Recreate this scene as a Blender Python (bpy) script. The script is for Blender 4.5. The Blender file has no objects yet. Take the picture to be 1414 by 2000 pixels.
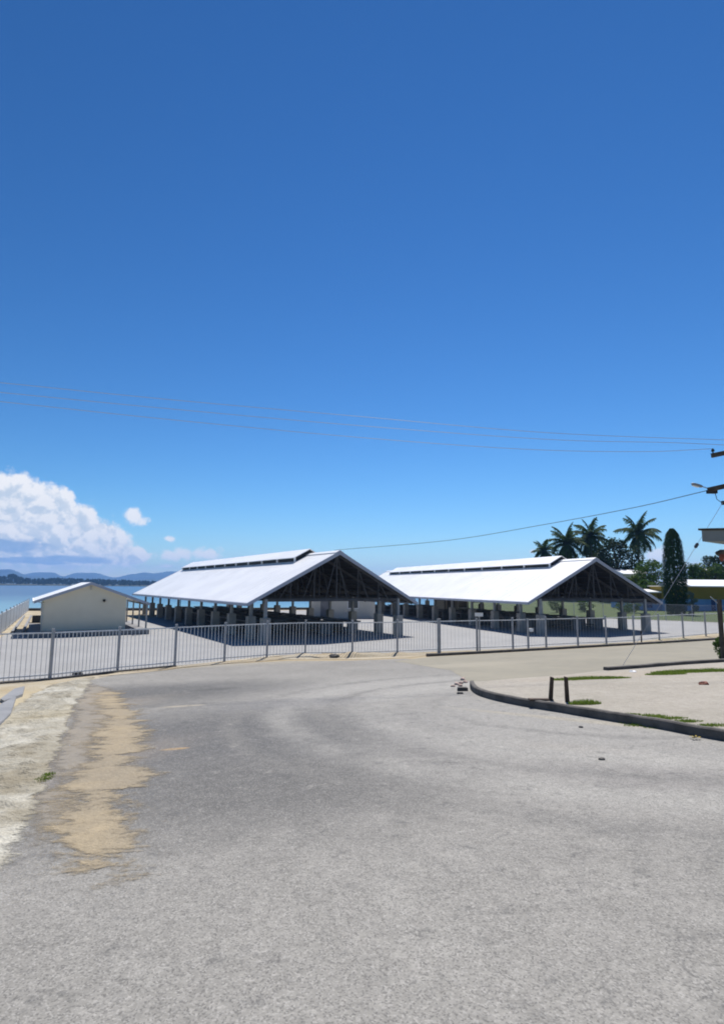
import bpy, math, random
from math import sin, cos, pi, radians, atan, sqrt
from mathutils import Vector, Matrix, noise
from mathutils.geometry import tessellate_polygon
random.seed(7)
sc = bpy.context.scene
COL = sc.collection

# ------------------------------------------------------------------ camera
F, Y0, ROLL, H = 1108.166, 1145.185, 0.008, 3.4      # focal length in photo pixels, horizon, roll, eye height over the yard
TH = atan((Y0 - 1000) / F)
cam_d = bpy.data.cameras.new('camera')
cam = bpy.data.objects.new('camera', cam_d); COL.objects.link(cam)
cam.location = (0, 0, H)
cam.rotation_euler = (Matrix.Rotation(pi / 2 + TH, 3, 'X') @ Matrix.Rotation(ROLL, 3, 'Z')).to_euler()
cam_d.sensor_fit = 'HORIZONTAL'; cam_d.sensor_width = 36.0
cam_d.lens = 36.0 * F / 1414.0
cam_d.clip_start = 0.1; cam_d.clip_end = 60000
sc.camera = cam

# ------------------------------------------------------------------ light
SUN_EL, SUN_AZ = radians(57), radians(14)            # azimuth clockwise from +Y (ahead of the camera)
sun_d = bpy.data.lights.new('sun', 'SUN'); sun_d.energy = 4.6; sun_d.angle = radians(0.5); sun_d.color = (1.0, 0.955, 0.89)
sun = bpy.data.objects.new('sun', sun_d); COL.objects.link(sun)
SD = Vector((sin(SUN_AZ) * cos(SUN_EL), cos(SUN_AZ) * cos(SUN_EL), sin(SUN_EL)))
sun.rotation_euler = SD.to_track_quat('Z', 'Y').to_euler()
sun.location = (0, 0, 60)
sc.view_settings.view_transform = 'Standard'
sc.view_settings.look = 'None'
sc.view_settings.gamma = 1.0
sc.view_settings.exposure = 0.55

# ------------------------------------------------------------------ node helpers
class NT:
    def __init__(s, tree): s.t = tree
    def new(s, typ, **kw):
        n = s.t.nodes.new(typ)
        for k, v in kw.items(): setattr(n, k, v)
        return n
    def put(s, sock, v):
        if hasattr(v, 'links') or isinstance(v, bpy.types.NodeSocket): s.t.links.new(v, sock)
        else: sock.default_value = v
    def m(s, op, a, b=None, c=None, clamp=False):
        n = s.new('ShaderNodeMath', operation=op, use_clamp=clamp)
        for i, v in enumerate((a, b, c)):
            if v is not None: s.put(n.inputs[i], v)
        return n.outputs[0]
    def vm(s, op, a, b=None):
        n = s.new('ShaderNodeVectorMath', operation=op)
        s.put(n.inputs[0], a)
        if b is not None: s.put(n.inputs[1], b)
        return n.outputs[0]
    def xyz(s, x, y, z):
        n = s.new('ShaderNodeCombineXYZ')
        for i, v in enumerate((x, y, z)): s.put(n.inputs[i], v)
        return n.outputs[0]
    def sep(s, v):
        n = s.new('ShaderNodeSeparateXYZ'); s.put(n.inputs[0], v); return n.outputs
    def noise(s, vec, scale, detail=4.0, rough=0.55, dist=0.0):
        n = s.new('ShaderNodeTexNoise'); s.put(n.inputs['Vector'], vec)
        n.inputs['Scale'].default_value = scale; n.inputs['Detail'].default_value = detail
        n.inputs['Roughness'].default_value = rough; n.inputs['Distortion'].default_value = dist
        return n.outputs['Fac']
    def ss(s, v, a, b):                                # smoothstep a..b -> 0..1
        n = s.new('ShaderNodeMapRange', interpolation_type='SMOOTHSTEP')
        s.put(n.inputs[0], v); n.inputs[1].default_value = a; n.inputs[2].default_value = b
        return n.outputs[0]
    def mix(s, f, a, b, mode='MIX'):
        n = s.new('ShaderNodeMix', data_type='RGBA', blend_type=mode, clamp_factor=True)
        s.put(n.inputs[0], f)
        for i, v in ((6, a), (7, b)):
            if isinstance(v, tuple): v = (v + (1.0,))[:4]
            s.put(n.inputs[i], v)
        return n.outputs[2]

# ------------------------------------------------------------------ pixel rays (used to survey positions from the photograph)
def ray(px, py):
    a, b = px - 707, py - 1000
    u = a * cos(ROLL) + b * sin(ROLL); v = -(-a * sin(ROLL) + b * cos(ROLL))
    return Vector((u / F, cos(TH) - v / F * sin(TH), sin(TH) + v / F * cos(TH)))
GN, GD, GS = (-0.439, 0.898), 24.3, 0.07              # the road climbs away from the yard towards the viewer
def gz(x, y): return max(0.0, GS * (GD - (GN[0] * x + GN[1] * y)))
def hit(px, py, dz=0.0):
    r = ray(px, py); h = H - dz
    t = -h / r.z; p = Vector((0, 0, H)) + r * t
    if GN[0] * p.x + GN[1] * p.y < GD:
        t = (GS * GD - h) / (r.z + GS * (GN[0] * r.x + GN[1] * r.y)); p = Vector((0, 0, H)) + r * t
    return p
def at(px, py, depth):
    r = ray(px, py); return Vector((0, 0, H)) + r * (depth / r.y)

# ------------------------------------------------------------------ sky with clouds
w = bpy.data.worlds.new('World'); sc.world = w; w.use_nodes = True
w.cycles.sampling_method = 'MANUAL'; w.cycles.sample_map_resolution = 256
wt = NT(w.node_tree); w.node_tree.nodes.clear()
sky = wt.new('ShaderNodeTexSky', sky_type='NISHITA', sun_disc=False)
sky.sun_elevation = SUN_EL; sky.sun_rotation = SUN_AZ
sky.altitude = 0; sky.air_density = 1.0; sky.dust_density = 0.0; sky.ozone_density = 2.2
sr, sg, sb = wt.sep(wt.vm('MULTIPLY', sky.outputs[0], (0.125, 0.125, 0.125)))     # deeper, bluer tropical air than the model's default
skyc = wt.xyz(wt.m('MULTIPLY', wt.m('POWER', sr, 1.9), 5.7), wt.m('MULTIPLY', wt.m('POWER', sg, 1.53), 6.4), wt.m('MULTIPLY', wt.m('POWER', sb, 1.42), 7.3))
dirv = wt.new('ShaderNodeTexCoord').outputs['Generated']
dx, dy, dz = wt.sep(dirv)
az = wt.m('MULTIPLY', wt.m('ARCTAN2', dx, dy), F)
el = wt.m('MULTIPLY', wt.m('ARCTAN2', dz, wt.m('SQRT', wt.m('ADD', wt.m('MULTIPLY', dx, dx), wt.m('MULTIPLY', dy, dy)))), F)
P = wt.xyz(az, el, 0.0)
def sph(px, py):
    r = ray(px, py); return math.atan2(r.x, r.y) * F, math.atan2(r.z, math.hypot(r.x, r.y)) * F
def field(blobs):
    out = None
    for (bx, by, rx, ry) in blobs:
        cx, cy = sph(bx, by)
        d = wt.vm('MULTIPLY', wt.vm('SUBTRACT', P, (cx, cy, 0)), (1 / rx, 1 / ry, 0))
        n = wt.new('ShaderNodeVectorMath', operation='LENGTH'); wt.put(n.inputs[0], d)
        v = wt.m('SUBTRACT', 1.0, n.outputs['Value'])
        out = v if out is None else wt.m('SMOOTH_MAX', out, v, 0.12)
    return out
def billow(vec):
    wv = wt.vm('ADD', vec, wt.vm('MULTIPLY', wt.xyz(wt.noise(vec, 0.02, 3.0), wt.noise(wt.vm('ADD', vec, (300, 90, 0)), 0.02, 3.0), 0.0), (22, 22, 0)))
    p1 = wt.m('ABSOLUTE', wt.m('SUBTRACT', wt.noise(wv, 0.026, 1.0), 0.5)); p2 = wt.m('ABSOLUTE', wt.m('SUBTRACT', wt.noise(wv, 0.065, 2.0), 0.5))
    f = wt.noise(vec, 0.012, 3.0, 0.5); h = wt.noise(vec, 0.13, 4.0, 0.6)
    return wt.m('ADD', wt.m('ADD', wt.m('MULTIPLY', p1, 1.5), wt.m('MULTIPLY', p2, 0.75)), wt.m('ADD', wt.m('MULTIPLY', f, 0.45), wt.m('MULTIPLY', h, 0.22)))
b0 = billow(P)
b1 = billow(wt.vm('ADD', P, (7.0, 13.0, 0)))
big = field([(-40, 1005, 120, 88), (30, 985, 66, 62), (92, 1000, 52, 62), (142, 1030, 50, 52), (190, 1058, 60, 48), (238, 1086, 52, 24), (90, 1070, 170, 42)])
small = field([(257, 1012, 19, 22), (276, 1022, 18, 11), (330, 1052, 15, 7), (345, 1084, 42, 13), (398, 1083, 48, 16), (326, 1106, 18, 6),
               (1282, 1086, 36, 20), (1040, 1077, 9, 6), (1330, 1110, 34, 12)])
flat = field([(60, 1108, 240, 15), (230, 1104, 70, 9)])
nz = wt.m('SUBTRACT', b0, 0.56)
a_big = wt.ss(wt.m('ADD', big, wt.m('MULTIPLY', nz, 0.7)), -0.03, 0.24)
a_small = wt.m('MULTIPLY', wt.ss(wt.m('ADD', small, wt.m('MULTIPLY', nz, 1.8)), -0.1, 0.7), 0.95)
a_flat = wt.m('MULTIPLY', wt.ss(wt.m('ADD', flat, wt.m('MULTIPLY', nz, 1.0)), 0.05, 0.6), 0.62)
# blue-grey hollows under the cloud bases
holl = field([(22, 1066, 80, 16), (150, 1093, 80, 9), (40, 1095, 110, 8)])
hn = wt.noise(wt.vm('MULTIPLY', P, (0.5, 1.6, 1)), 0.03, 5.0, 0.6)
a_hol = wt.m('MULTIPLY', wt.ss(wt.m('ADD', holl, wt.m('MULTIPLY', wt.m('SUBTRACT', hn, 0.5), 1.5)), 0.05, 0.55), 0.8)
lit = wt.ss(wt.m('SUBTRACT', b0, b1), -0.20, 0.15)
edge = wt.ss(big, 0.75, 0.0)
lit = wt.m('ADD', lit, wt.m('MULTIPLY', a_small, 0.75))
br = wt.m('ADD', wt.m('MULTIPLY', lit, 0.9), wt.m('MULTIPLY', edge, 0.5), clamp=True)
CW, CS = (8.2, 8.1, 8.0), (5.0, 5.75, 6.55)
ccol = wt.mix(br, CS, CW)
ccol = wt.mix(a_hol, ccol, (2.0, 3.3, 5.4))
a_all = wt.m('MAXIMUM', wt.m('MAXIMUM', a_big, a_small), a_flat)
final = wt.mix(a_all, skyc, ccol)
bg = wt.new('ShaderNodeBackground'); wt.put(bg.inputs['Color'], final); bg.inputs['Strength'].default_value = 0.085
wo = wt.new('ShaderNodeOutputWorld'); wt.t.links.new(bg.outputs[0], wo.inputs['Surface'])

# ------------------------------------------------------------------ materials
def mat(name, col, rough=0.8, var=0.0, vscale=2.0, bump=0.0, bscale=20.0, metal=0.0, spec=0.3, col2=None, stretch=(1, 1, 1), thr=(0.35, 0.65)):
    m = bpy.data.materials.new(name); m.use_nodes = True
    t = NT(m.node_tree); p = m.node_tree.nodes['Principled BSDF']
    p.inputs['Roughness'].default_value = rough; p.inputs['Metallic'].default_value = metal
    p.inputs['Specular IOR Level'].default_value = spec
    geo = t.new('ShaderNodeNewGeometry').outputs['Position']
    v = t.vm('MULTIPLY', geo, stretch)
    c = (col + (1,)) if len(col) == 3 else col
    if var or col2:
        n = t.ss(t.noise(v, vscale, 6.0, 0.6), *thr)
        c2 = col2 if col2 else tuple(max(0, x * (1 - var)) for x in col)
        t.put(p.inputs['Base Color'], t.mix(n, tuple(col), tuple(c2)))
    else: p.inputs['Base Color'].default_value = c
    if bump:
        b = t.new('ShaderNodeBump'); b.inputs['Strength'].default_value = bump; b.inputs['Distance'].default_value = 0.02
        t.put(b.inputs['Height'], t.noise(v, bscale, 5.0, 0.65)); t.t.links.new(b.outputs[0], p.inputs['Normal'])
    return m
M = dict(
    roof=mat('white_roof_sheet', (0.91, 0.90, 0.885), 0.36, 0.09, 0.45, spec=0.8, stretch=(1, 1, 1)),
    under_shade=mat('dark_underside_shade', (0.042, 0.044, 0.05), 0.85, 0.3, 0.6),  # shade beneath the white roofs, put into a near-black base colour
    fascia=mat('grey_blue_fascia', (0.36, 0.40, 0.49), 0.5, 0.1, 1.0),
    steel=mat('galvanised_steel', (0.30, 0.32, 0.34), 0.5, 0.2, 2.0, metal=0.2),
    truss=mat('grey_truss_steel', (0.09, 0.093, 0.10), 0.75, 0.3, 1.5),
    conc=mat('cast_concrete', (0.36, 0.345, 0.32), 0.9, 0.18, 1.7, 0.3, 15),
    table=mat('dull_concrete', (0.22, 0.22, 0.23), 0.9, 0.25, 1.4, 0.2, 12),
    cream=mat('cream_paint', (0.74, 0.68, 0.54), 0.8, 0.06, 0.7),
    creamw=mat('pale_cream_paint', (0.55, 0.53, 0.48), 0.8, 0.08, 0.7),
    fence=mat('galvanised_fence_steel', (0.36, 0.375, 0.40), 0.5, 0.15, 4.0, metal=0.25, spec=0.5),
    picket=mat('bright_galvanised_steel', (0.66, 0.68, 0.71), 0.4, 0.15, 4.0, metal=0.45, spec=0.5),
    white=mat('white_paint', (0.8, 0.8, 0.8), 0.5),
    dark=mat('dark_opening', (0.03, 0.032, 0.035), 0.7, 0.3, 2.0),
    kerb=mat('weathered_kerb_concrete', (0.13, 0.12, 0.11), 0.95, 0.4, 2.5, 0.5, 14),
    slab=mat('culvert_concrete', (0.24, 0.245, 0.255), 0.9, 0.15, 2.0, 0.3, 10),
    rock=mat('coral_rock', (0.46, 0.38, 0.29), 0.95, 0.4, 6, 0.6, 12),
    rockp=mat('pinkish_rubble', (0.55, 0.42, 0.36), 0.95, 0.3, 6, 0.6, 12),
    wood=mat('weathered_dark_wood', (0.09, 0.075, 0.06), 0.9, 0.4, 5, 0.4, 20),
    rust=mat('rusty_steel', (0.11, 0.075, 0.055), 0.85, 0.5, 8, 0.3, 30),
    wire=mat('wire_aluminium', (0.5, 0.52, 0.56), 0.35, metal=0.5, spec=0.5),
    cable=mat('black_cable', (0.05, 0.06, 0.075), 0.6),
    yellow=mat('yellow_wall_paint', (0.26, 0.19, 0.02), 0.8, 0.12, 0.6),
    blue=mat('blue_wall_paint', (0.16, 0.32, 0.56), 0.8, 0.15, 0.6),
    navy=mat('navy_door_paint', (0.03, 0.06, 0.16), 0.7),
    glass=mat('dark_window_glass', (0.03, 0.045, 0.06), 0.15, spec=0.6),
    trunk=mat('palm_trunk_bark', (0.17, 0.14, 0.11), 0.95, 0.35, 3, 0.5, 8),
    bark=mat('brown_bark', (0.085, 0.065, 0.045), 0.95, 0.35, 3, 0.5, 8),
    canopy=mat('grey_green_fascia', (0.20, 0.23, 0.24), 0.7, 0.15, 2.0),
    brown=mat('red_brown_paint', (0.20, 0.06, 0.035), 0.7, 0.2, 3.0),
    leafy=mat('yellow_leaf', (0.36, 0.27, 0.05), 0.8),
)
def leafmat(name, c1, c2, trans=0.25):
    m = bpy.data.materials.new(name); m.use_nodes = True
    t = NT(m.node_tree); m.node_tree.nodes.clear()
    g = t.new('ShaderNodeNewGeometry')
    n = t.noise(g.outputs['Position'], 0.9, 4.0, 0.65)
    f = t.m('ADD', t.m('MULTIPLY', g.outputs['Random Per Island'], 0.55), t.m('MULTIPLY', n, 0.55), clamp=True)
    c = t.mix(f, c1, c2)
    d = t.new('ShaderNodeBsdfPrincipled'); t.put(d.inputs['Base Color'], c); d.inputs['Roughness'].default_value = 0.7
    d.inputs['Specular IOR Level'].default_value = 0.06
    tr = t.new('ShaderNodeBsdfTranslucent'); t.put(tr.inputs['Color'], c)
    mx = t.new('ShaderNodeMixShader'); mx.inputs[0].default_value = trans
    t.t.links.new(d.outputs[0], mx.inputs[1]); t.t.links.new(tr.outputs[0], mx.inputs[2])
    o = t.new('ShaderNodeOutputMaterial'); t.t.links.new(mx.outputs[0], o.inputs['Surface'])
    return m
M['palm'] = leafmat('palm_fronds', (0.012, 0.030, 0.008), (0.07, 0.115, 0.024))
M['mast'] = leafmat('drooping_dark_leaves', (0.010, 0.024, 0.008), (0.034, 0.066, 0.014), 0.12)
M['darkleaf'] = leafmat('dark_broad_leaves', (0.010, 0.022, 0.010), (0.035, 0.055, 0.02), 0.2)
M['midleaf'] = leafmat('green_leaves', (0.03, 0.075, 0.015), (0.09, 0.15, 0.03), 0.3)
M['limeleaf'] = leafmat('yellow_green_leaves', (0.05, 0.10, 0.012), (0.15, 0.19, 0.03), 0.3)
M['paleleaf'] = leafmat('grey_green_leaves', (0.08, 0.13, 0.10), (0.14, 0.19, 0.15), 0.2)
M['grass'] = leafmat('short_grass_blades', (0.11, 0.20, 0.025), (0.24, 0.30, 0.06), 0.3)
M['coast'] = leafmat('far_trees', (0.012, 0.028, 0.016), (0.03, 0.05, 0.025), 0.1)

# ------------------------------------------------------------------ mesh builder
class MB:
    def __init__(s): s.v = []; s.f = []
    def face(s, pts):
        n = len(s.v); s.v += [tuple(p) for p in pts]; s.f.append(tuple(range(n, n + len(pts)))); return s
    def hexa(s, c):                                   # 8 corners: bottom ring 0-3, top ring 4-7
        n = len(s.v); s.v += [tuple(p) for p in c]
        for q in ((3, 2, 1, 0), (4, 5, 6, 7), (0, 1, 5, 4), (1, 2, 6, 5), (2, 3, 7, 6), (3, 0, 4, 7)): s.f.append(tuple(n + i for i in q))
        return s
    def box(s, x0, x1, y0, y1, z0, z1):
        return s.hexa([(x0, y0, z0), (x1, y0, z0), (x1, y1, z0), (x0, y1, z0), (x0, y0, z1), (x1, y0, z1), (x1, y1, z1), (x0, y1, z1)])
    def bar(s, a, b, wd, ht, up=(0, 0, 1)):
        a, b = Vector(a), Vector(b); d = (b - a).normalized(); u = Vector(up)
        if abs(d.dot(u)) > 0.98: u = Vector((0, 1, 0))
        r = d.cross(u).normalized() * (wd / 2); t = r.cross(d).normalized() * (ht / 2)
        return s.hexa([a - r - t, a + r - t, b + r - t, b - r - t, a - r + t, a + r + t, b + r + t, b - r + t])
    def tube(s, pts, r, n=6, cap=True):
        pts = [Vector(p) for p in pts]; rs = r if isinstance(r, (list, tuple)) else [r] * len(pts)
        base = len(s.v)
        for i, p in enumerate(pts):
            d = (pts[min(i + 1, len(pts) - 1)] - pts[max(i - 1, 0)]).normalized()
            u = Vector((0, 0, 1)) if abs(d.z) < 0.95 else Vector((1, 0, 0))
            x = d.cross(u).normalized(); y = x.cross(d)
            for k in range(n):
                a = 2 * pi * k / n; s.v.append(tuple(p + (x * cos(a) + y * sin(a)) * rs[i]))
        for i in range(len(pts) - 1):
            for k in range(n):
                s.f.append((base + i * n + k, base + i * n + (k + 1) % n, base + (i + 1) * n + (k + 1) % n, base + (i + 1) * n + k))
        if cap:
            s.f.append(tuple(base + k for k in range(n))[::-1]); s.f.append(tuple(base + (len(pts) - 1) * n + k for k in range(n)))
        return s
    def build(s, name, m, parent=None, smooth=False, loc=None):
        me = bpy.data.meshes.new(name); me.from_pydata(s.v, [], s.f); me.update()
        me.materials.append(m)
        if smooth: me.shade_smooth()
        o = bpy.data.objects.new(name, me); COL.objects.link(o)
        if parent: o.parent = parent
        if loc: o.location = loc
        return o
def tag(o, label=None, cat=None, group=None, kind=None):
    for k, v in (('label', label), ('category', cat), ('group', group), ('kind', kind)):
        if v: o[k] = v
    return o
def empty(name, loc, rz=0.0):
    o = bpy.data.objects.new(name, None); COL.objects.link(o); o.location = loc; o.rotation_euler = (0, 0, rz); o.empty_display_size = 0.3
    return o
def copy_tree(o, parent=None):
    c = o.copy(); COL.objects.link(c)
    if parent: c.parent = parent
    for ch in list(o.children): copy_tree(ch, c)
    return c

# ------------------------------------------------------------------ sheets of ground
def clip(poly, nx, ny, d):                            # keep nx*x+ny*y <= d
    out = []
    for i in range(len(poly)):
        a, b = poly[i], poly[(i + 1) % len(poly)]
        fa, fb = nx * a[0] + ny * a[1] - d, nx * b[0] + ny * b[1] - d
        if fa <= 0: out.append(a)
        if (fa < 0 < fb) or (fb < 0 < fa):
            k = fa / (fa - fb); out.append((a[0] + (b[0] - a[0]) * k, a[1] + (b[1] - a[1]) * k))
    return out
def rough_outline(poly, step, amp, freq=0.9, seed=0.0):
    out = []
    for i in range(len(poly)):
        a, b = Vector(poly[i]), Vector(poly[(i + 1) % len(poly)])
        n = max(1, int((b - a).length / step)); nr = Vector((a.y - b.y, b.x - a.x)).normalized()
        for k in range(n):
            p = a.lerp(b, k / n)
            q = Vector((p.x * freq + seed, p.y * freq, 3.3))
            j = noise.noise(q) + 0.5 * noise.noise(q * 2.7) + 0.35 * noise.noise(q * 6.1)
            out.append(tuple(p + nr * amp * j))
    return out
def sheet(name, poly, off, m, kind='structure', parent=None):
    mb = MB()
    for part in (clip(poly, GN[0], GN[1], GD), clip(poly, -GN[0], -GN[1], -GD)):
        if len(part) < 3: continue
        tris = tessellate_polygon([[Vector((p[0], p[1], 0)) for p in part]])
        n = len(mb.v); mb.v += [(p[0], p[1], gz(*p) + off) for p in part]
        for t in tris:
            a, b, c = [Vector(mb.v[n + i]) for i in t]
            mb.f.append(tuple(n + i for i in (t if (b - a).cross(c - a).z > 0 else t[::-1])))
    o = mb.build(name, m, parent)
    if kind: o['kind'] = kind
    return o
def pxpoly(pts): return [tuple(hit(*p)[:2]) for p in pts]

# ground materials: colours keyed to world position (stains and worn patches of the surface itself)
def gmat(name, base, alt, patches, bump=0.5, grain=(0.82, 1.18), arcs=(), cracks=0):
    m = bpy.data.materials.new(name); m.use_nodes = True
    t = NT(m.node_tree); p = m.node_tree.nodes['Principled BSDF']
    p.inputs['Roughness'].default_value = 0.93; p.inputs['Specular IOR Level'].default_value = 0.2
    g = t.new('ShaderNodeNewGeometry').outputs['Position']
    big_ = t.noise(g, 0.35, 5.0, 0.6); mid = t.noise(g, 1.7, 6.0, 0.65, 0.4); fine = t.noise(g, 26.0, 3.0, 0.7); sp = t.noise(g, 7.0, 5.0, 0.7)
    c = t.mix(t.ss(t.m('ADD', t.m('MULTIPLY', big_, 0.6), t.m('MULTIPLY', mid, 0.4)), 0.36, 0.64), base, alt)
    for (cx, cy, rx, ry, rot, col, edge_, op) in patches:
        d = t.vm('SUBTRACT', g, (cx, cy, 0)); sx, sy, sz = t.sep(d)
        u = t.m('ADD', t.m('MULTIPLY', sx, cos(rot) / rx), t.m('MULTIPLY', sy, sin(rot) / rx))
        v = t.m('ADD', t.m('MULTIPLY', sx, -sin(rot) / ry), t.m('MULTIPLY', sy, cos(rot) / ry))
        r = t.m('SQRT', t.m('ADD', t.m('MULTIPLY', u, u), t.m('MULTIPLY', v, v)))
        r = t.m('ADD', r, t.m('MULTIPLY', t.m('SUBTRACT', t.m('ADD', t.m('MULTIPLY', mid, 0.7), t.m('MULTIPLY', sp, 0.3)), 0.5), 1.1 if edge_ < 0.5 else 0.7))
        c = t.mix(t.m('MULTIPLY', t.ss(r, 1.0 + edge_ * 0.4, 1.0 - edge_ * 0.6), op), c, col)
    for (cx, cy, rad, wd, col, op) in arcs:
        d = t.vm('SUBTRACT', g, (cx, cy, 0)); sx, sy, sz = t.sep(d)
        r = t.m('SQRT', t.m('ADD', t.m('MULTIPLY', sx, sx), t.m('MULTIPLY', sy, sy)))
        r = t.m('ADD', r, t.m('MULTIPLY', t.m('SUBTRACT', mid, 0.5), 0.9))
        e = t.m('ABSOLUTE', t.m('SUBTRACT', r, rad))
        c = t.mix(t.m('MULTIPLY', t.ss(e, wd, 0.0), t.m('MULTIPLY', t.ss(big_, 0.3, 0.6), op)), c, col)
    if cracks:
        ck = t.new('ShaderNodeTexVoronoi', feature='DISTANCE_TO_EDGE', voronoi_dimensions='2D'); ck.inputs['Scale'].default_value = 0.33
        wv = t.new('ShaderNodeTexNoise'); t.put(wv.inputs['Vector'], g); wv.inputs['Scale'].default_value = 1.3; wv.inputs['Detail'].default_value = 5
        t.put(ck.inputs['Vector'], t.vm('ADD', g, t.vm('MULTIPLY', wv.outputs['Color'], (1.1, 1.1, 0))))
        c = t.mix(t.m('MULTIPLY', t.ss(ck.outputs['Distance'], 0.004, 0.0005), t.m('MULTIPLY', t.ss(big_, 0.45, 0.6), 0.4)), c, (0.10, 0.10, 0.098))
        ag = t.new('ShaderNodeTexVoronoi', feature='F1', voronoi_dimensions='2D'); t.put(ag.inputs['Vector'], g); ag.inputs['Scale'].default_value = 105
        ar, ag_, ab = t.sep(ag.outputs['Color'])
        c = t.mix(t.m('MULTIPLY', t.ss(ar, 0.62, 0.95), 0.38), c, (0.40, 0.385, 0.36)); c = t.mix(t.m('MULTIPLY', t.ss(ag_, 0.6, 0.95), 0.5), c, (0.075, 0.074, 0.072))
        pk = t.noise(g, 4.2, 8.0, 0.76)
        c = t.mix(t.m('MULTIPLY', t.ss(pk, 0.56, 0.72), cracks), c, (0.34, 0.325, 0.295)); c = t.mix(t.m('MULTIPLY', t.ss(pk, 0.46, 0.30), cracks), c, (0.085, 0.085, 0.085))
    gr = t.m('ADD', t.m('MULTIPLY', fine, 0.6), t.m('MULTIPLY', sp, 0.5))
    k = t.new('ShaderNodeMapRange'); t.put(k.inputs[0], gr); k.inputs[1].default_value = 0.3; k.inputs[2].default_value = 0.8
    k.inputs[3].default_value = grain[0]; k.inputs[4].default_value = grain[1]
    t.put(p.inputs['Base Color'], t.mix(1.0, c, t.xyz(k.outputs[0], k.outputs[0], k.outputs[0]), 'MULTIPLY'))
    b = t.new('ShaderNodeBump'); b.inputs['Strength'].default_value = bump; b.inputs['Distance'].default_value = 0.03
    t.put(b.inputs['Height'], t.m('ADD', fine, t.m('MULTIPLY', sp, 1.2))); t.t.links.new(b.outputs[0], p.inputs['Normal'])
    return m
def P2(px, py): h = hit(px, py); return h.x, h.y

# base ground: sandy coral fill, a shore on the left and behind, land to the right
SHORE = [(-60, -40), (-34, 0), (-26.5, 30), (-26, 38), (-33, 52), (-43.5, 73), (-26, 77), (-10, 82.5), (8, 88), (20, 97), (34, 125), (60, 190), (140, 420), (500, 1500), (4000, 5200)]
gpoly = SHORE + [(5500, 3000), (5500, -40)]
sand = gmat('sandy_coral_ground', (0.33, 0.265, 0.165), (0.40, 0.36, 0.28), [
    (*P2(640, 1290), 5.0, 0.8, 0.32, (0.42, 0.32, 0.18), 0.8, 0.8),
    (*P2(20, 1400), 2.5, 6, 0.3, (0.42, 0.36, 0.24), 0.7, 0.7)], 0.7)
sheet('ground', gpoly, 0.0, sand)
sk = MB()
for a, b in zip(SHORE[:-1], SHORE[1:]):
    sk.face([(a[0], a[1], gz(*a)), (b[0], b[1], gz(*b)), (b[0] - 3, b[1] + 3, -4), (a[0] - 3, a[1] + 1, -4)])
tag(sk.build('shore_bank', sand), kind='structure')

# concrete yard of the market
yard_m = gmat('pale_yard_concrete', (0.31, 0.308, 0.305), (0.27, 0.268, 0.265), [], 0.15, (0.93, 1.07))
yard = [(-12.6, 19.9), (-11.1, 21.1), (-9.53, 23.0), (-7.8, 24.6), (-6.1, 26.2), (-4.43, 27.6), (-2.6, 28.9), (-0.3, 29.1), (1.9, 29.8), (4.1, 30.7), (8.5, 32.5), (12.9, 34.8), (17.2, 37.0), (22.6, 40.9), (27, 44.5), (46, 54),
        (36.5, 59.2), (32.9, 62.2), (27.6, 65.4), (22, 70), (15, 80), (6, 84), (-10, 79.5), (-20, 76), (-22.6, 50), (-24.4, 40), (-21.5, 34), (-16, 25)]
sheet('concrete_yard', yard, 0.006, yard_m)

# grass field beyond the yard
field_m = gmat('field_grass_ground', (0.045, 0.08, 0.02), (0.085, 0.105, 0.04), [], 0.8, (0.7, 1.3))
fb = MB()
edge_pts = [(13, 84), (22.2, 70.3), (27.7, 65.7), (33, 62.4), (37, 59.3), (46, 54), (60, 50)]
rows = []
for k, t_ in enumerate((0, 0.05, 0.12, 0.25, 0.45, 0.7, 1.0)):
    rr = []
    for i, (ex, ey) in enumerate(edge_pts):
        fx, fy = 24 + i * 22, 170 - i * 10
        x, y = ex + (fx - ex) * t_, ey + (fy - ey) * t_
        rr.append((x, y, 0.012 + (0.0 if k == 0 else 0.08) + 1.6 * t_ ** 1.4 * (1 if k else 0) + 0.25 * noise.noise(Vector((x * 0.1, y * 0.1, 1)))*(1 if k else 0)))
    rows.append(rr)
for k in range(len(rows) - 1):
    for i in range(len(edge_pts) - 1): fb.face([rows[k][i], rows[k][i + 1], rows[k + 1][i + 1], rows[k + 1][i]])
tag(fb.build('grass_field', field_m), kind='structure')

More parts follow.
